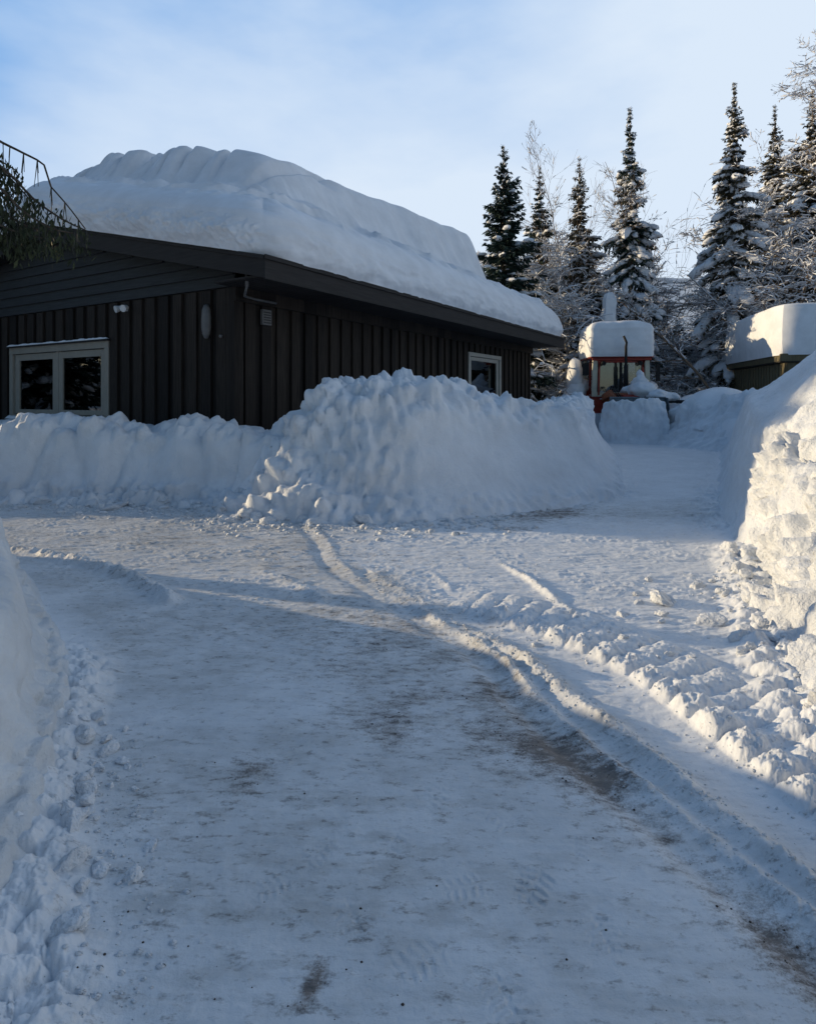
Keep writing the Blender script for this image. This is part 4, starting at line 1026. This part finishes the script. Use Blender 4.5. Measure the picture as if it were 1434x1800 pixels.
def bare_tree(x, y, h, seed, label, spread=.35, snow=.5, mat='birch', z0=.9, lean=(0, 0), levels=4, r0=.07, group=None, name='birch_tree', arch=0.0, twigs=1.0, dens=7):
    rs = np.random.RandomState(seed)
    T = empty(name, (x, y, z0), 0, label=label, cat='tree', group=group)
    TR, BRS, SN = [], [], []
    def grow(p, d, L, r, lvl, out):
        n = max(4, int(L/(.35 if lvl == 0 else .16))); p = p.copy(); pts = []
        for i in range(n):
            f = i/n
            d = unit(d+rs.normal(0, .05 if lvl == 0 else .11, 3)+np.array([0, 0, -arch*(.05+.16*f)*(1 if lvl else 1)+(.02 if lvl else 0)]))
            q = p+d*L/n; ra = max(.0045, r*(1-f*.85)); rb = max(.004, r*(1-(f+1/n)*.85))
            out.append((*p, *q, ra, rb))
            if rs.rand() < snow and abs(d[2]) < .93:
                o_ = np.array([0, 0, ra+.012+.012*rs.rand()]); sr = ra*.7+.016*rs.uniform(.5, 1.3)*(1 if lvl > 0 else 1.5)
                SN.append((*(p+o_), *(q+o_), sr, sr))
            pts.append((p, d, f, ra)); p = q
        if lvl < levels:
            nb = int((dens if lvl == 0 else 4.0*twigs)*(L/h*1.6 if lvl == 0 else 1)*(2.2 if lvl == 0 else 1))+1
            for _ in range(nb):
                f0 = rs.uniform(.22 if lvl == 0 else .15, 1); pp, dd, ff, ra = pts[min(n-1, int(f0*n))]
                az = rs.uniform(0, 6.28); side = np.array([math.cos(az), math.sin(az), 0])
                side = side-dd*np.dot(side, dd); nd = unit(dd*(.75 if lvl == 0 else .8)+unit(side)*(spread*1.7+rs.uniform(0, .4)))
                LL = L*(.42*(1.12-ff)*rs.uniform(.6, 1.2) if lvl == 0 else rs.uniform(.35, .6))
                if LL > .15: grow(pp, nd, LL, max(.006, ra*.55), lvl+1, BRS)
    grow(np.zeros(3), unit(np.array([lean[0], lean[1], 1.0])), h, r0, 0, TR)
    V, F_ = tubes(TR, 6); mesh_np('trunk', V, F_, M[mat], T)
    if BRS: V, F_ = tubes(BRS, 3); mesh_np('crown', V, F_, M[mat], T, smooth=False)
    if SN: V, F_ = tubes(SN, 4); mesh_np('snow_cover', V, F_, M['snow_tree'], T)
    return T
def shrub(x, y, h, wd, seed, label, snow=.7, mat='twig_grey', z0=.9, stems=26, group=None, name='bush'):
    """bushy thicket of bowed stems loaded with snow"""
    rs = np.random.RandomState(seed); T = empty(name, (x, y, z0), 0, label=label, cat='bush', group=group)
    BRS, SN, C_, R_, A_ = [], [], [], [], []
    for s_ in range(stems):
        az = rs.uniform(0, 6.28); base = np.array([rs.normal(0, wd*.25), rs.normal(0, wd*.18), -.2]); L = h*rs.uniform(.6, 1.35)
        d = unit(np.array([math.cos(az)*.5, math.sin(az)*.5, 1.3])); out = np.array([math.cos(az), math.sin(az), 0]); n = 14; p = base.copy(); pts = []
        for i in range(n):
            f = i/n; d = unit(d+out*.10*wd/h*1.3-np.array([0, 0, .20*f*rs.uniform(.3, 1.6)])+rs.normal(0, .08, 3)); q = p+d*L/n
            r = .03*(1-f)+.006; BRS.append((*p, *q, r, r*.9)); pts.append((p, d))
            if rs.rand() < snow*(.3+f):
                o_ = np.array([0, 0, r+.015]); sr = rs.uniform(.016, .045); SN.append((*(p+o_), *(q+o_), sr, sr))
            if rs.rand() < snow*.28*f: C_.append(q+np.array([0, 0, .03])); sz = rs.uniform(.05, .13); R_.append((sz*1.6, sz, sz*.75)); A_.append(d)
            p = q
        for k in range(22):
            pp, dd = pts[rs.randint(3, n)]; nd = unit(dd+rs.normal(0, .75, 3)); p = pp.copy(); LL = h*rs.uniform(.08, .24)
            for i in range(4):
                nd = unit(nd+rs.normal(0, .2, 3)+np.array([0, 0, -.08])); q = p+nd*LL/4; BRS.append((*p, *q, .009, .006))
                if rs.rand() < snow*.75: o_ = np.array([0, 0, .018]); sr = rs.uniform(.010, .024); SN.append((*(p+o_), *(q+o_), sr, sr))
                p = q
    V, F_ = tubes(BRS, 3); mesh_np('crown', V, F_, M[mat], T, smooth=False)
    V, F_ = tubes(SN, 4); V2, F2 = blobs(np.array(C_), np.array(R_), np.array(A_), rs)
    mesh_np('snow_cover', np.vstack([V, V2]), np.vstack([F_, F2+len(V)]), M['snow_tree'], T)
    return T
def xw(px, Y): return (px-CX)/F_PX*Y
def zh(py, Y): return CAMH-(py-HY)/F_PX*Y

# ------------------------------------------------------------------ the trees behind
spruce(xw(885, 30), 30, zh(248, 30)-.9, 3.1, 11, 'broad dark green spruce with upswept limbs just right of the roof snow', snow=.5, droop=.40, up=.32, dens=2.4, ragged=.55)
spruce(xw(948, 34), 34, zh(288, 34)-.9, 2.3, 12, 'slim dark green spruce next right of the broad one by the roof', snow=.7, droop=.35, up=.15, dens=1.2, ragged=.6)
spruce(xw(1018, 35), 35, zh(272, 35)-.9, 2.7, 13, 'brownish slender spruce half hidden behind frosted birches', snow=.7, mat='needles_brown', droop=.4, dens=1.3, ragged=.5)
spruce(xw(1107, 32), 32, zh(182, 32)-.9, 1.6, 14, 'tall needle-thin spruce with heavy snow lumps above the tractor', snow=1.1, droop=.9, column=.75, dens=1.6, mat='needles_green', ragged=.55)
spruce(xw(1290, 31), 31, zh(136, 31)-.9, 2.0, 15, 'very tall narrow spruce with drooping snowy limbs beside the shed', snow=1.1, droop=.85, column=.7, dens=1.8, mat='needles_brown', ragged=.6)
spruce(xw(1362, 36), 36, zh(178, 36)-.9, 2.8, 16, 'brown spruce top rising between the tall narrow one and the right edge', snow=.8, droop=.7, mat='needles_brown', dens=1.5, column=.25, ragged=.5)
spruce(xw(1428, 33), 33, zh(148, 33)-.9, 3.6, 17, 'wide brown spruce cut by the right edge above the shed', snow=.8, droop=.7, mat='needles_brown', dens=1.8, column=.35, ragged=.5)
spruce(xw(1492, 38), 38, 18, 2.8, 18, 'spruce standing outside the right edge', snow=.8, droop=.6, mat='needles_brown', dens=1.2)
for k, (px, Y, h_, r_, mt, lb) in enumerate([
    (1165, 44, 7.6, 2.0, 'needles_brown', 'small snowy spruce far behind the tractor, right of its roof snow'), (1215, 44, 5.6, 1.9, 'needles_green', 'low snowy spruce in the gap before the pale hill'),
    (985, 40, 8.0, 2.2, 'needles_brown', 'snow-covered spruce low behind the roof corner'), (1050, 40, 9.0, 2.1, 'needles_brown', 'snow-plastered spruce behind the tractor cab, just left of the thin spire'),
    (1325, 42, 12.5, 2.6, 'needles_brown', 'short snowy spruce behind the left part of the shed snow'), (1385, 45, 14.5, 2.8, 'needles_brown', 'snowy spruce deep in the right-hand wood'),
    (1135, 37, 6.6, 2.0, 'needles_green', 'dark snowy spruce close behind the right side of the tractor'), (1190, 36, 5.4, 2.0, 'needles_green', 'dark low spruce under heavy snow midway between tractor and shed'),
    (1250, 38, 6.2, 2.1, 'needles_green', 'dark snowy spruce at the foot of the very tall narrow one'), (930, 37, 6.8, 2.2, 'needles_green', 'dark snowy spruce at the base of the slim one by the roof edge'),
    (1020, 31, 4.2, 1.6, 'needles_brown', 'stunted snow-loaded spruce between house end and tractor'), (1345, 33, 9.0, 2.2, 'needles_brown', 'brown snowy spruce directly behind the shed snow near its left corner'), (1420, 40, 12, 2.8, 'needles_brown', 'thick brown spruce low behind the shed at the right edge')]):
    spruce(xw(px, Y), Y, h_, r_, 400+k, lb, snow=1.15, droop=.8, mat=mt, dens=1.3, ragged=.5, column=.3)
B = dict(mat='twig_grey', levels=3)
bare_tree(xw(1036, 33), 33, zh(232, 33)-.9, 31, 'tall thin bare birch left of the needle-thin spruce', spread=.14, snow=.1, r0=.05, dens=7, mat='birch', levels=3)
bare_tree(xw(978, 36), 36, zh(350, 36)-.9, 32, 'faint bare birch between the two slim spruces', spread=.25, snow=.3, r0=.06, **B)
bare_tree(xw(1170, 34), 34, zh(282, 34)-.9, 33, 'bare leafless birch standing alone in the sky gap', spread=.30, snow=.12, mat='birch', levels=3, r0=.07, dens=10)
bare_tree(xw(1268, 27.5), 27.5, 8.6, 34, 'bare birch leaning left across the sky gap', spread=.35, snow=.35, mat='birch', levels=3, r0=.08, lean=(-.42, .1), dens=6)
bare_tree(xw(1470, 26), 26, zh(10, 26)-.9, 35, 'large bare birch reaching to the upper right corner', spread=.42, snow=.25, mat='birch', levels=4, r0=.10, dens=7, lean=(-.04, 0), arch=.15)
for k, (px, Y, h_, ar, ln, lb) in enumerate([
    (1400, 29, 12, .5, 0, 'frosted birch with long bowed limbs above the shed'), (1345, 30, 8, .5, -.15, 'frosted birch arching left of the shed snow'), (1005, 31, 10.5, .6, .05, 'bowed frosted birch right of the roof end'),
    (1068, 36, 9.5, .3, 0, 'frosted birch spreading behind the tractor snow'), (1215, 36, 5.6, .4, .12, 'frosted birch in front of the pale hill'), (1140, 33, 6.0, .5, 0, 'frosted young birch right of the tractor'),
    (975, 34, 10.2, .5, -.05, 'frosted birch behind the far roof corner'), (1040, 36, 12.5, .35, 0, 'tall frosted birch among the slim spruces'), (1430, 31, 16.5, .5, -.1, 'high frosted birch at the right edge of the frame'), (960, 38, 11, .35, 0, 'grey frosted birch behind the two left spruces'), (1000, 39, 12.5, .35, 0, 'tall grey frosted birch directly left of the brownish spruce'), (1082, 39, 11.5, .35, 0, 'grey frosted birch just left of the thin spire'), (1150, 41, 9, .4, 0, 'grey frosted birch just right of the thin spire'),
    (1390, 36, 16, .45, 0, 'tall brown birch behind the spruces at the right'), (1335, 38, 12, .45, 0, 'brown snowy birch behind the very tall narrow spruce'), (1370, 34, 12, .45, 0, 'frosted birch threaded through the brown spruces')]):
    bare_tree(xw(px, Y), Y, h_, 600+k, lb, spread=.6, snow=.95 if px < 1300 else .55, r0=.09, arch=ar, dens=10, twigs=1.6, lean=(ln, 0), levels=3, mat='twig_grey' if px < 1300 else 'birch')
SHR = [(955, 29, 3.4, 3.0, 'snowy bush against the far end of the house'), (990, 30, 4.4, 3.2, 'tall snowy bush left of the tractor'), (1010, 34, 5.2, 3.4, 'bowed snowy bush behind the tractor left fender'),
       (1060, 36, 5.4, 3.4, 'snowy bush behind the tractor roof snow'), (1150, 30, 3.2, 3.2, 'snowy bush just right of the tractor'), (1185, 31, 3.8, 3.4, 'arching snowy bush between tractor and shed'),
       (1225, 33, 3.4, 3.2, 'snowy bush left of the shed wall'), (1130, 38, 5.6, 3.6, 'tall frosted bush behind the tractor'), (1200, 40, 5.4, 4.0, 'frosted bush under the pale hill'),
       (1255, 36, 5.4, 3.4, 'frosted bush at the foot of the tall narrow spruce'), (1300, 34, 5.6, 3.4, 'snowy bush behind the left edge of the shed'), (1235, 31, 2.2, 2.4, 'low snow-buried bush beside the shed'), (930, 33, 4.8, 3.0, 'snowy bush below the slim spruce at the roof edge'),
       (1170, 34, 4.6, 3.4, 'dense frosted bush below the lone leafless birch'), (1035, 30, 3.6, 2.8, 'snowy bush pressed behind the tractor cab'), (1210, 34, 4.4, 3.4, 'wide frosted bush in the middle of the sky gap')]
for i, (px, Y, h_, wd, lb) in enumerate(SHR): shrub(xw(px, Y), Y, h_*.85, wd, 200+i, lb, stems=44, snow=.85)
# snow-laden stump post beyond the tractor cab
t = empty('snag', (xw(1071, 29), 29, .9), label='broken trunk capped with an upright slab of snow behind the tractor', cat='tree stump')
trunk_mesh('trunk', 4.3, .16, t, M['bark'])
snow_cap('snow_cap', [(-.25, -.25), (.27, -.25), (.27, .25), (-.25, .25)], 3.7, 2.0, t, 8, bulge=.14, amp=.22, flat=.25)

# unseen spruces added left of the frame to shade the gable and far drive
for i, (x, y, h_, r_, lb) in enumerate([(-16.0, 14.5, 9.5, 1.75, 'unseen spruce added for shade left of the house, shortest and right beside the drive'), (-16.2, 15.6, 12.5, 2.3, 'unseen spruce added for shade left of the house, nearest the drive'), (-15.5, 18.6, 13, 2.4, 'unseen spruce added for shade left of the house, second from the drive'), (-19.6, 17.4, 13.5, 2.5, 'unseen spruce added for shade left of the house, outer row'), (-19, 20.6, 14, 2.5, 'unseen spruce added for shade left of the house, farthest from the drive'), (-22.5, 19.5, 14, 2.6, 'unseen spruce added for shade left of the house, outermost')]):
    spruce(x, y, h_, r_, 50+i, lb, snow=.6, droop=.5, column=.6, dens=1.6, fine=1.7, ragged=.15, low=.02)

base = spruce(-50, 6, 7.5, 2.2, 70, 'unseen far spruce added at the left to darken the window reflection', snow=.5, dens=1.2, fine=2, column=.6, droop=.5, z0=.5, group='unseen spruces added at the far left for the window reflection')  # unseen trees added so the gable panes reflect them instead of bright sky
for k in range(22):
    o = base.copy(); COL.objects.link(o); o.location = (-50-4*(k % 3), -6+1.9*k, .5); o.rotation_euler.z = k*1.3; o.scale = (1, 1, .85+.12*((k*7) % 4)/3)
    for ch in list(base.children): c = ch.copy(); COL.objects.link(c); c.parent = o
# hill far behind
def hill():
    a = np.linspace(R(10), R(75), 160); d = np.linspace(0, 1, 24); A, D = np.meshgrid(a, d, indexing='ij')
    rr = 260+D*260; X = np.sin(A)*rr; Y = np.cos(A)*rr
    px = (X/Y); H = (74+7*fbm(P3(A*7, A*0), 3, 7))*sstep(R(14), R(21.5), A)
    Z = -2+H*sstep(0, .55, D)+4*fbm(P3(X/60, Y/60), 3, 9)
    tag(mesh_np('hill', np.stack([X, Y, Z], -1).reshape(-1, 3), grid_faces(160, 24), M['hill']), kind='structure')
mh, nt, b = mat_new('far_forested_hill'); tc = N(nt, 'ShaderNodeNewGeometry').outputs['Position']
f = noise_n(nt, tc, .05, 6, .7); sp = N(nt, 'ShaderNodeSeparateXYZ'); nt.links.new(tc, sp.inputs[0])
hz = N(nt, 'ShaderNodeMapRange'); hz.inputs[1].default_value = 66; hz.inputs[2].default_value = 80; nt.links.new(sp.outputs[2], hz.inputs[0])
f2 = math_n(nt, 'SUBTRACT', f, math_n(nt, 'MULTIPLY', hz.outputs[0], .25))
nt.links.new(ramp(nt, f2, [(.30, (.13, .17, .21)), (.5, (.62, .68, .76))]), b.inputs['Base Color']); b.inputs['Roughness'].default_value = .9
M['hill'] = mh; hill()

# smooth rounded hummock of snow beyond the pile
def hummock(x, y, rx, ry, h, seed, z0, label):
    n = 40; u = np.linspace(-1.4, 1.4, n); U, W = np.meshgrid(u, u, indexing='ij'); rr = np.sqrt(U*U+W*W)
    Z = z0+h*np.clip(1-rr**2.2, -1.6, 1)+.05*fbm(P3(U*2, W*2), 3, seed)
    o = mesh_np('snow_hummock', np.stack([x+U*rx, y+W*ry, Z], -1).reshape(-1, 3), grid_faces(n, n)[:, ::-1], M['snow_soft']); tag(o, label=label, kind='structure')
hummock(xw(1266, 22), 22, 1.2, 1.4, .55, 3, 1.45, 'rounded sunlit snow hummock before the shed')
hummock(xw(1225, 24.5), 24.5, 1.3, 1.2, .75, 4, 1.0, 'low sunlit snow hummock right of the tractor')

# ------------------------------------------------------------------ near tree at the left edge with hanging boughs
def near_tree():
    rs = np.random.RandomState(77); Y0 = 6.0
    T = empty('spruce_tree', (-5.3, 6.4, .6), 0, label='near tree at the left edge with dark hanging boughs before the gable peak', cat='tree')
    trunk_mesh('trunk', 6.2, .13, T, M['bark'])
    off = np.array([-5.3, 6.4, .6]); BR, LC, QC, QA, QB = [], [], [], [], []
    def poly(pix, r0, r1, dy=0):
        P_ = [np.array(at(px, py, Y0+dy))-off for px, py in pix]; P_ = resample(np.array(P_), 30)
        for i in range(29): BR.append((*P_[i], *P_[i+1], r0+(r1-r0)*i/29, r0+(r1-r0)*(i+1)/29))
        return P_
    root = (-260, 330)
    tw = poly([(-200, 190), (-60, 215), (0, 248), (40, 268), (78, 290), (86, 322), (105, 345), (122, 365), (150, 402)], .022, .006)
    for i in range(14, 30, 2):
        for _ in range(3):
            p = tw[i]; L = rs.uniform(.1, .32); q = p+np.array([rs.normal(0, .02), rs.normal(0, .02), -L]); LC.append((*p, *q, .006, .003))
    for i in range(8, 18):
        p = tw[i]; L = rs.uniform(.1, .5); q = p+np.array([rs.normal(0, .02), 0, -L]); LC.append((*p, *q, .005, .002))
    limbs = [[(-240, 300), (-60, 262), (10, 300), (60, 350), (110, 385), (152, 405)], [(-240, 320), (-60, 290), (0, 330), (40, 370), (90, 400), (130, 410)], [(-240, 340), (-60, 330), (0, 370), (50, 398), (100, 408)],
             [(-240, 360), (-60, 360), (0, 395), (40, 410), (75, 418)], [(-240, 330), (-60, 275), (-10, 290), (30, 325), (60, 360)], [(-240, 380), (-80, 385), (0, 412), (30, 422)], [(-200, 250), (-60, 250), (0, 282), (30, 300)], [(-240, 340), (-60, 310), (-5, 335), (25, 370), (50, 395)], [(-240, 380), (-60, 370), (0, 385), (20, 400), (45, 412)]]
    for k, lm in enumerate(limbs):
        P_ = poly(lm, .03, .006, dy=rs.uniform(-.3, .3))
        for i in range(9, 30):
            for _ in range(20):
                p = P_[i]+rs.normal(0, .04, 3); L = rs.uniform(.03, .13)*(1.25-.02*i)
                d = unit(np.array([rs.normal(0, .35), rs.normal(0, .35), -1.0])); hang = rs.uniform(0, .24)
                QC.append(p+np.array([0, 0, -hang])); QA.append(d*L*.6); QB.append(unit(rs.normal(0, 1, 3))*rs.uniform(.008, .02))
            if rs.rand() < .8:
                p = P_[i]; L = rs.uniform(.1, .3); q = p+np.array([rs.normal(0, .03), 0, -L]); LC.append((*p, *q, .006, .003))
    # more crown outside the frame
    for k in range(40):
        az = rs.uniform(1.6, 5.0); z = rs.uniform(1.8, 6); L = 1.5*(1-z/8); d = np.array([math.cos(az), math.sin(az), -.3]); p0 = np.array([0, 0, z]); BR.append((*p0, *(p0+d*L), .02, .006))
        for i in range(60):
            p = p0+d*L*rs.uniform(.2, 1)+rs.normal(0, .07, 3); QC.append(p); QA.append(unit(rs.normal(0, .4, 3)-np.array([0, 0, 1]))*rs.uniform(.05, .12)); QB.append(unit(rs.normal(0, 1, 3))*.02)
    V, F_ = tubes(BR, 6); mesh_np('branches', V, F_, M['bark'], T)
    V, F_ = tubes(LC, 3); mesh_np('lichen', V, F_, M['lichen'], T, smooth=False)
    V, F_ = leaf_quads(np.array(QC), np.array(QA), np.array(QB)); mesh_np('crown', V, F_, M['needles_near'], T, smooth=False)
near_tree()

# ------------------------------------------------------------------ loose snow chunks, crumbs, grit
def chunk_mesh(seed):
    rs = np.random.RandomState(seed); n, m = 30, 42
    th = np.linspace(0, math.pi, n)[:, None]; ph = np.linspace(0, 2*math.pi, m)[None]
    D = np.stack([np.sin(th)*np.cos(ph), np.sin(th)*np.sin(ph), np.cos(th)+0*ph], -1)
    nr = rs.normal(size=(9, 3)); nr /= np.linalg.norm(nr, axis=1)[:, None]; hs = rs.uniform(.62, 1.0, 9)
    t = np.full(D.shape[:2], 1.15)
    for v, h_ in zip(nr, hs):
        c = (D*v).sum(-1); t = np.minimum(t, np.where(c > .05, h_/np.maximum(c, .05), 9))
    t = t*(1+.18*fbm(D*1.8, 3, seed)+.22*fbm(D*4, 5, seed+1, .7))
    V = D*t[..., None]*np.array([1, rs.uniform(.7, 1), rs.uniform(.6, .85)])
    V[0] = V[0].mean(0); V[-1] = V[-1].mean(0)
    return V.reshape(-1, 3), grid_faces(n, m)
CH = []
for i in range(7):
    V, F_ = chunk_mesh(300+i); o = mesh_np('snow_chunk', V, F_, M['snow_rough']); CH.append(o.data); bpy.data.objects.remove(o)
rc = np.random.RandomState(5)
def put_chunk(x, y, r, label, group=None, dz=.12):
    o = bpy.data.objects.new('snow_chunk', CH[rc.randint(7)]); COL.objects.link(o)
    z = float(ground_z(np.array([[x]]), np.array([[y]]), True)[0, 0])
    o.location = (x, y, z+r*dz); o.scale = (r*rc.uniform(.8, 1.4), r*rc.uniform(.7, 1.1), r*rc.uniform(.5, 1.0)); o.rotation_euler = (rc.uniform(-.5, .5), rc.uniform(-.5, .5), rc.uniform(0, 6.28))
    tag(o, label=label, cat='snow chunk', group=group)
def gchunk(px, py, r, label): x, y = gp(px, py); put_chunk(x, y, r, label)
gchunk(1165, 1058, .105, 'upright snow block standing alone on the sunlit drive left of the bank')
gchunk(1245, 1098, .10, 'second lone snow block nearer the right bank, casting a long shadow')
gchunk(1300, 1130, .06, 'small lone snow block between the second block and the right bank')
gchunk(1225, 1032, .08, 'lone snow block behind the upright one, farther up the drive')
gchunk(398, 868, .17, 'pale sunlit snow clod at the left foot of the tallest bank')
gchunk(445, 850, .20, 'large sunlit snow clod leaning on the left end of the tallest bank')
gchunk(150, 880, .10, 'single snow clod lying before the low bank below the gable window')
gchunk(1140, 1020, .045, 'very small snow clod left of the upright block')
def scatter_edge(pts, n, r0, r1, spread, label, group):
    p = resample(np.array(pts, float), 60)
    for k in range(n):
        q = p[rc.randint(60)]; r = r0*(r1/r0)**(rc.rand()**1.8)
        put_chunk(q[0]+rc.normal(0, spread), q[1]+rc.normal(0, spread), r, label, group)
scatter_edge([(2.2, 3.2), (2.55, 4.2), (2.9, 5.2), (3.2, 6.0)], 44, .03, .13, .14, 'rough snow chunk fallen along the foot of the right-hand bank', 'chunks at the foot of the right bank')
scatter_edge([(-6, 9.2), (-4.5, 9.1), (-3.2, 8.9), (-2.7, 8.5)], 46, .04, .13, .13, 'snow clod in the crumbled row under the low bank by the gable', 'clods under the low bank')
scatter_edge([(-2.5, 8.2), (-1.8, 8.0), (-.9, 7.85), (-.2, 7.85)], 26, .04, .15, .12, 'snow clod at the foot of the tallest bank', 'clods under the tallest bank')
scatter_edge([(-1.55, 3.0), (-1.3, 2.6), (-1.05, 2.2), (-.85, 1.8)], 16, .012, .035, .09, 'bluish snow lump at the foot of the near left bank', 'lumps under the near left bank')
scatter_edge([(-1.6, 3.05), (-1.3, 2.5), (-1.12, 2.1), (-.95, 1.6)], 26, .02, .06, .04, 'snow lump packed into the base of the near left bank', 'lumps packed in the near left bank')
scatter_edge([(1.35, 3.7), (1.9, 4.2), (2.2, 5.2)], 14, .02, .05, .25, 'small snow lump on the ground beside the right-hand bank', 'small lumps near the right bank')
def crumbs():
    rs = np.random.RandomState(9); C_, R_ = [], []
    def line(pts, n, sp, r0, r1):
        q = resample(np.array(pts, float), 200)[rs.randint(0, 200, n)]; x = q[:, 0]+rs.normal(0, sp, n); y = q[:, 1]+rs.normal(0, sp, n)
        r = r0*(r1/r0)**(rs.rand(n)**2.5); C_.append(np.stack([x, y], -1)); R_.append(r)
    line(TR_A, 700, .035, .003, .009); line(TR_B, 800, .045, .003, .011); line(TR_T, 380, .08, .003, .011); line(TR_C, 90, .03, .004, .010); line(RID_L, 200, .05, .005, .016)
    line([(-6, 9.0), (-3.2, 8.7), (-2, 7.9), (0, 7.7), (1.2, 7.9)], 1500, .30, .01, .05); line([(2.2, 3.2), (2.7, 4.4), (3.1, 5.8)], 600, .17, .005, .022)
    line([(-1.4, 2.9), (-1.0, 2.2), (-.75, 1.6)], 400, .08, .003, .013)
    x = rs.uniform(-4.5, 3, 1300); y = rs.uniform(3.6, 8.2, 1300); C_.append(np.stack([x, y], -1)); R_.append(.003*(3.5**(rs.rand(1300)**2.2)))
    xy = np.concatenate(C_); r = np.concatenate(R_); z = ground_z(xy[:, 0][None], xy[:, 1][None])[0]
    V, F_ = blobs(np.stack([xy[:, 0], xy[:, 1], z+r*.1], -1), np.stack([r*1.1, r*.85, r*.6], -1), None, rs)
    tag(mesh_np('snow_crumbs', V, F_, M['snow_rough']), kind='stuff')
    n = 80; py = rs.uniform(1120, 1800, n); px = rs.uniform(120, 1300, n); xy = np.array([gp(a, b) for a, b in zip(px, py)])
    d, s_, lat, L = path_coords(xy[:, 0], xy[:, 1], TR_A); keep = (lat*-TSIDE < .05) if False else (xy[:, 0] < np.interp(xy[:, 1], TR_A[::-1, 1], TR_A[::-1, 0])-.05)
    xy = xy[keep]
    q = np.stack([rs.uniform(-1.8, 2.2, 16000), 1.5+5*rs.rand(16000)**1.6], -1); dd, kk = ground_attrs(q[:, 0][None], q[:, 1][None]); q = q[rs.rand(16000) < np.clip(dd[0]-.22, 0, 1)*.55]
    xy = np.vstack([xy, q]); n = len(xy); r = .0014*(3.6**(rs.rand(n)**1.7)); z = ground_z(xy[:, 0][None], xy[:, 1][None])[0]
    V, F_ = blobs(np.stack([xy[:, 0], xy[:, 1], z+r*.3], -1), np.stack([r, r*.8, r*.6], -1), None, rs)
    tag(mesh_np('grit', V, F_, M['grit']), kind='stuff')
M['grit'] = plain('dark_grit', (.075, .06, .05), .8, var=.4)
crumbs()
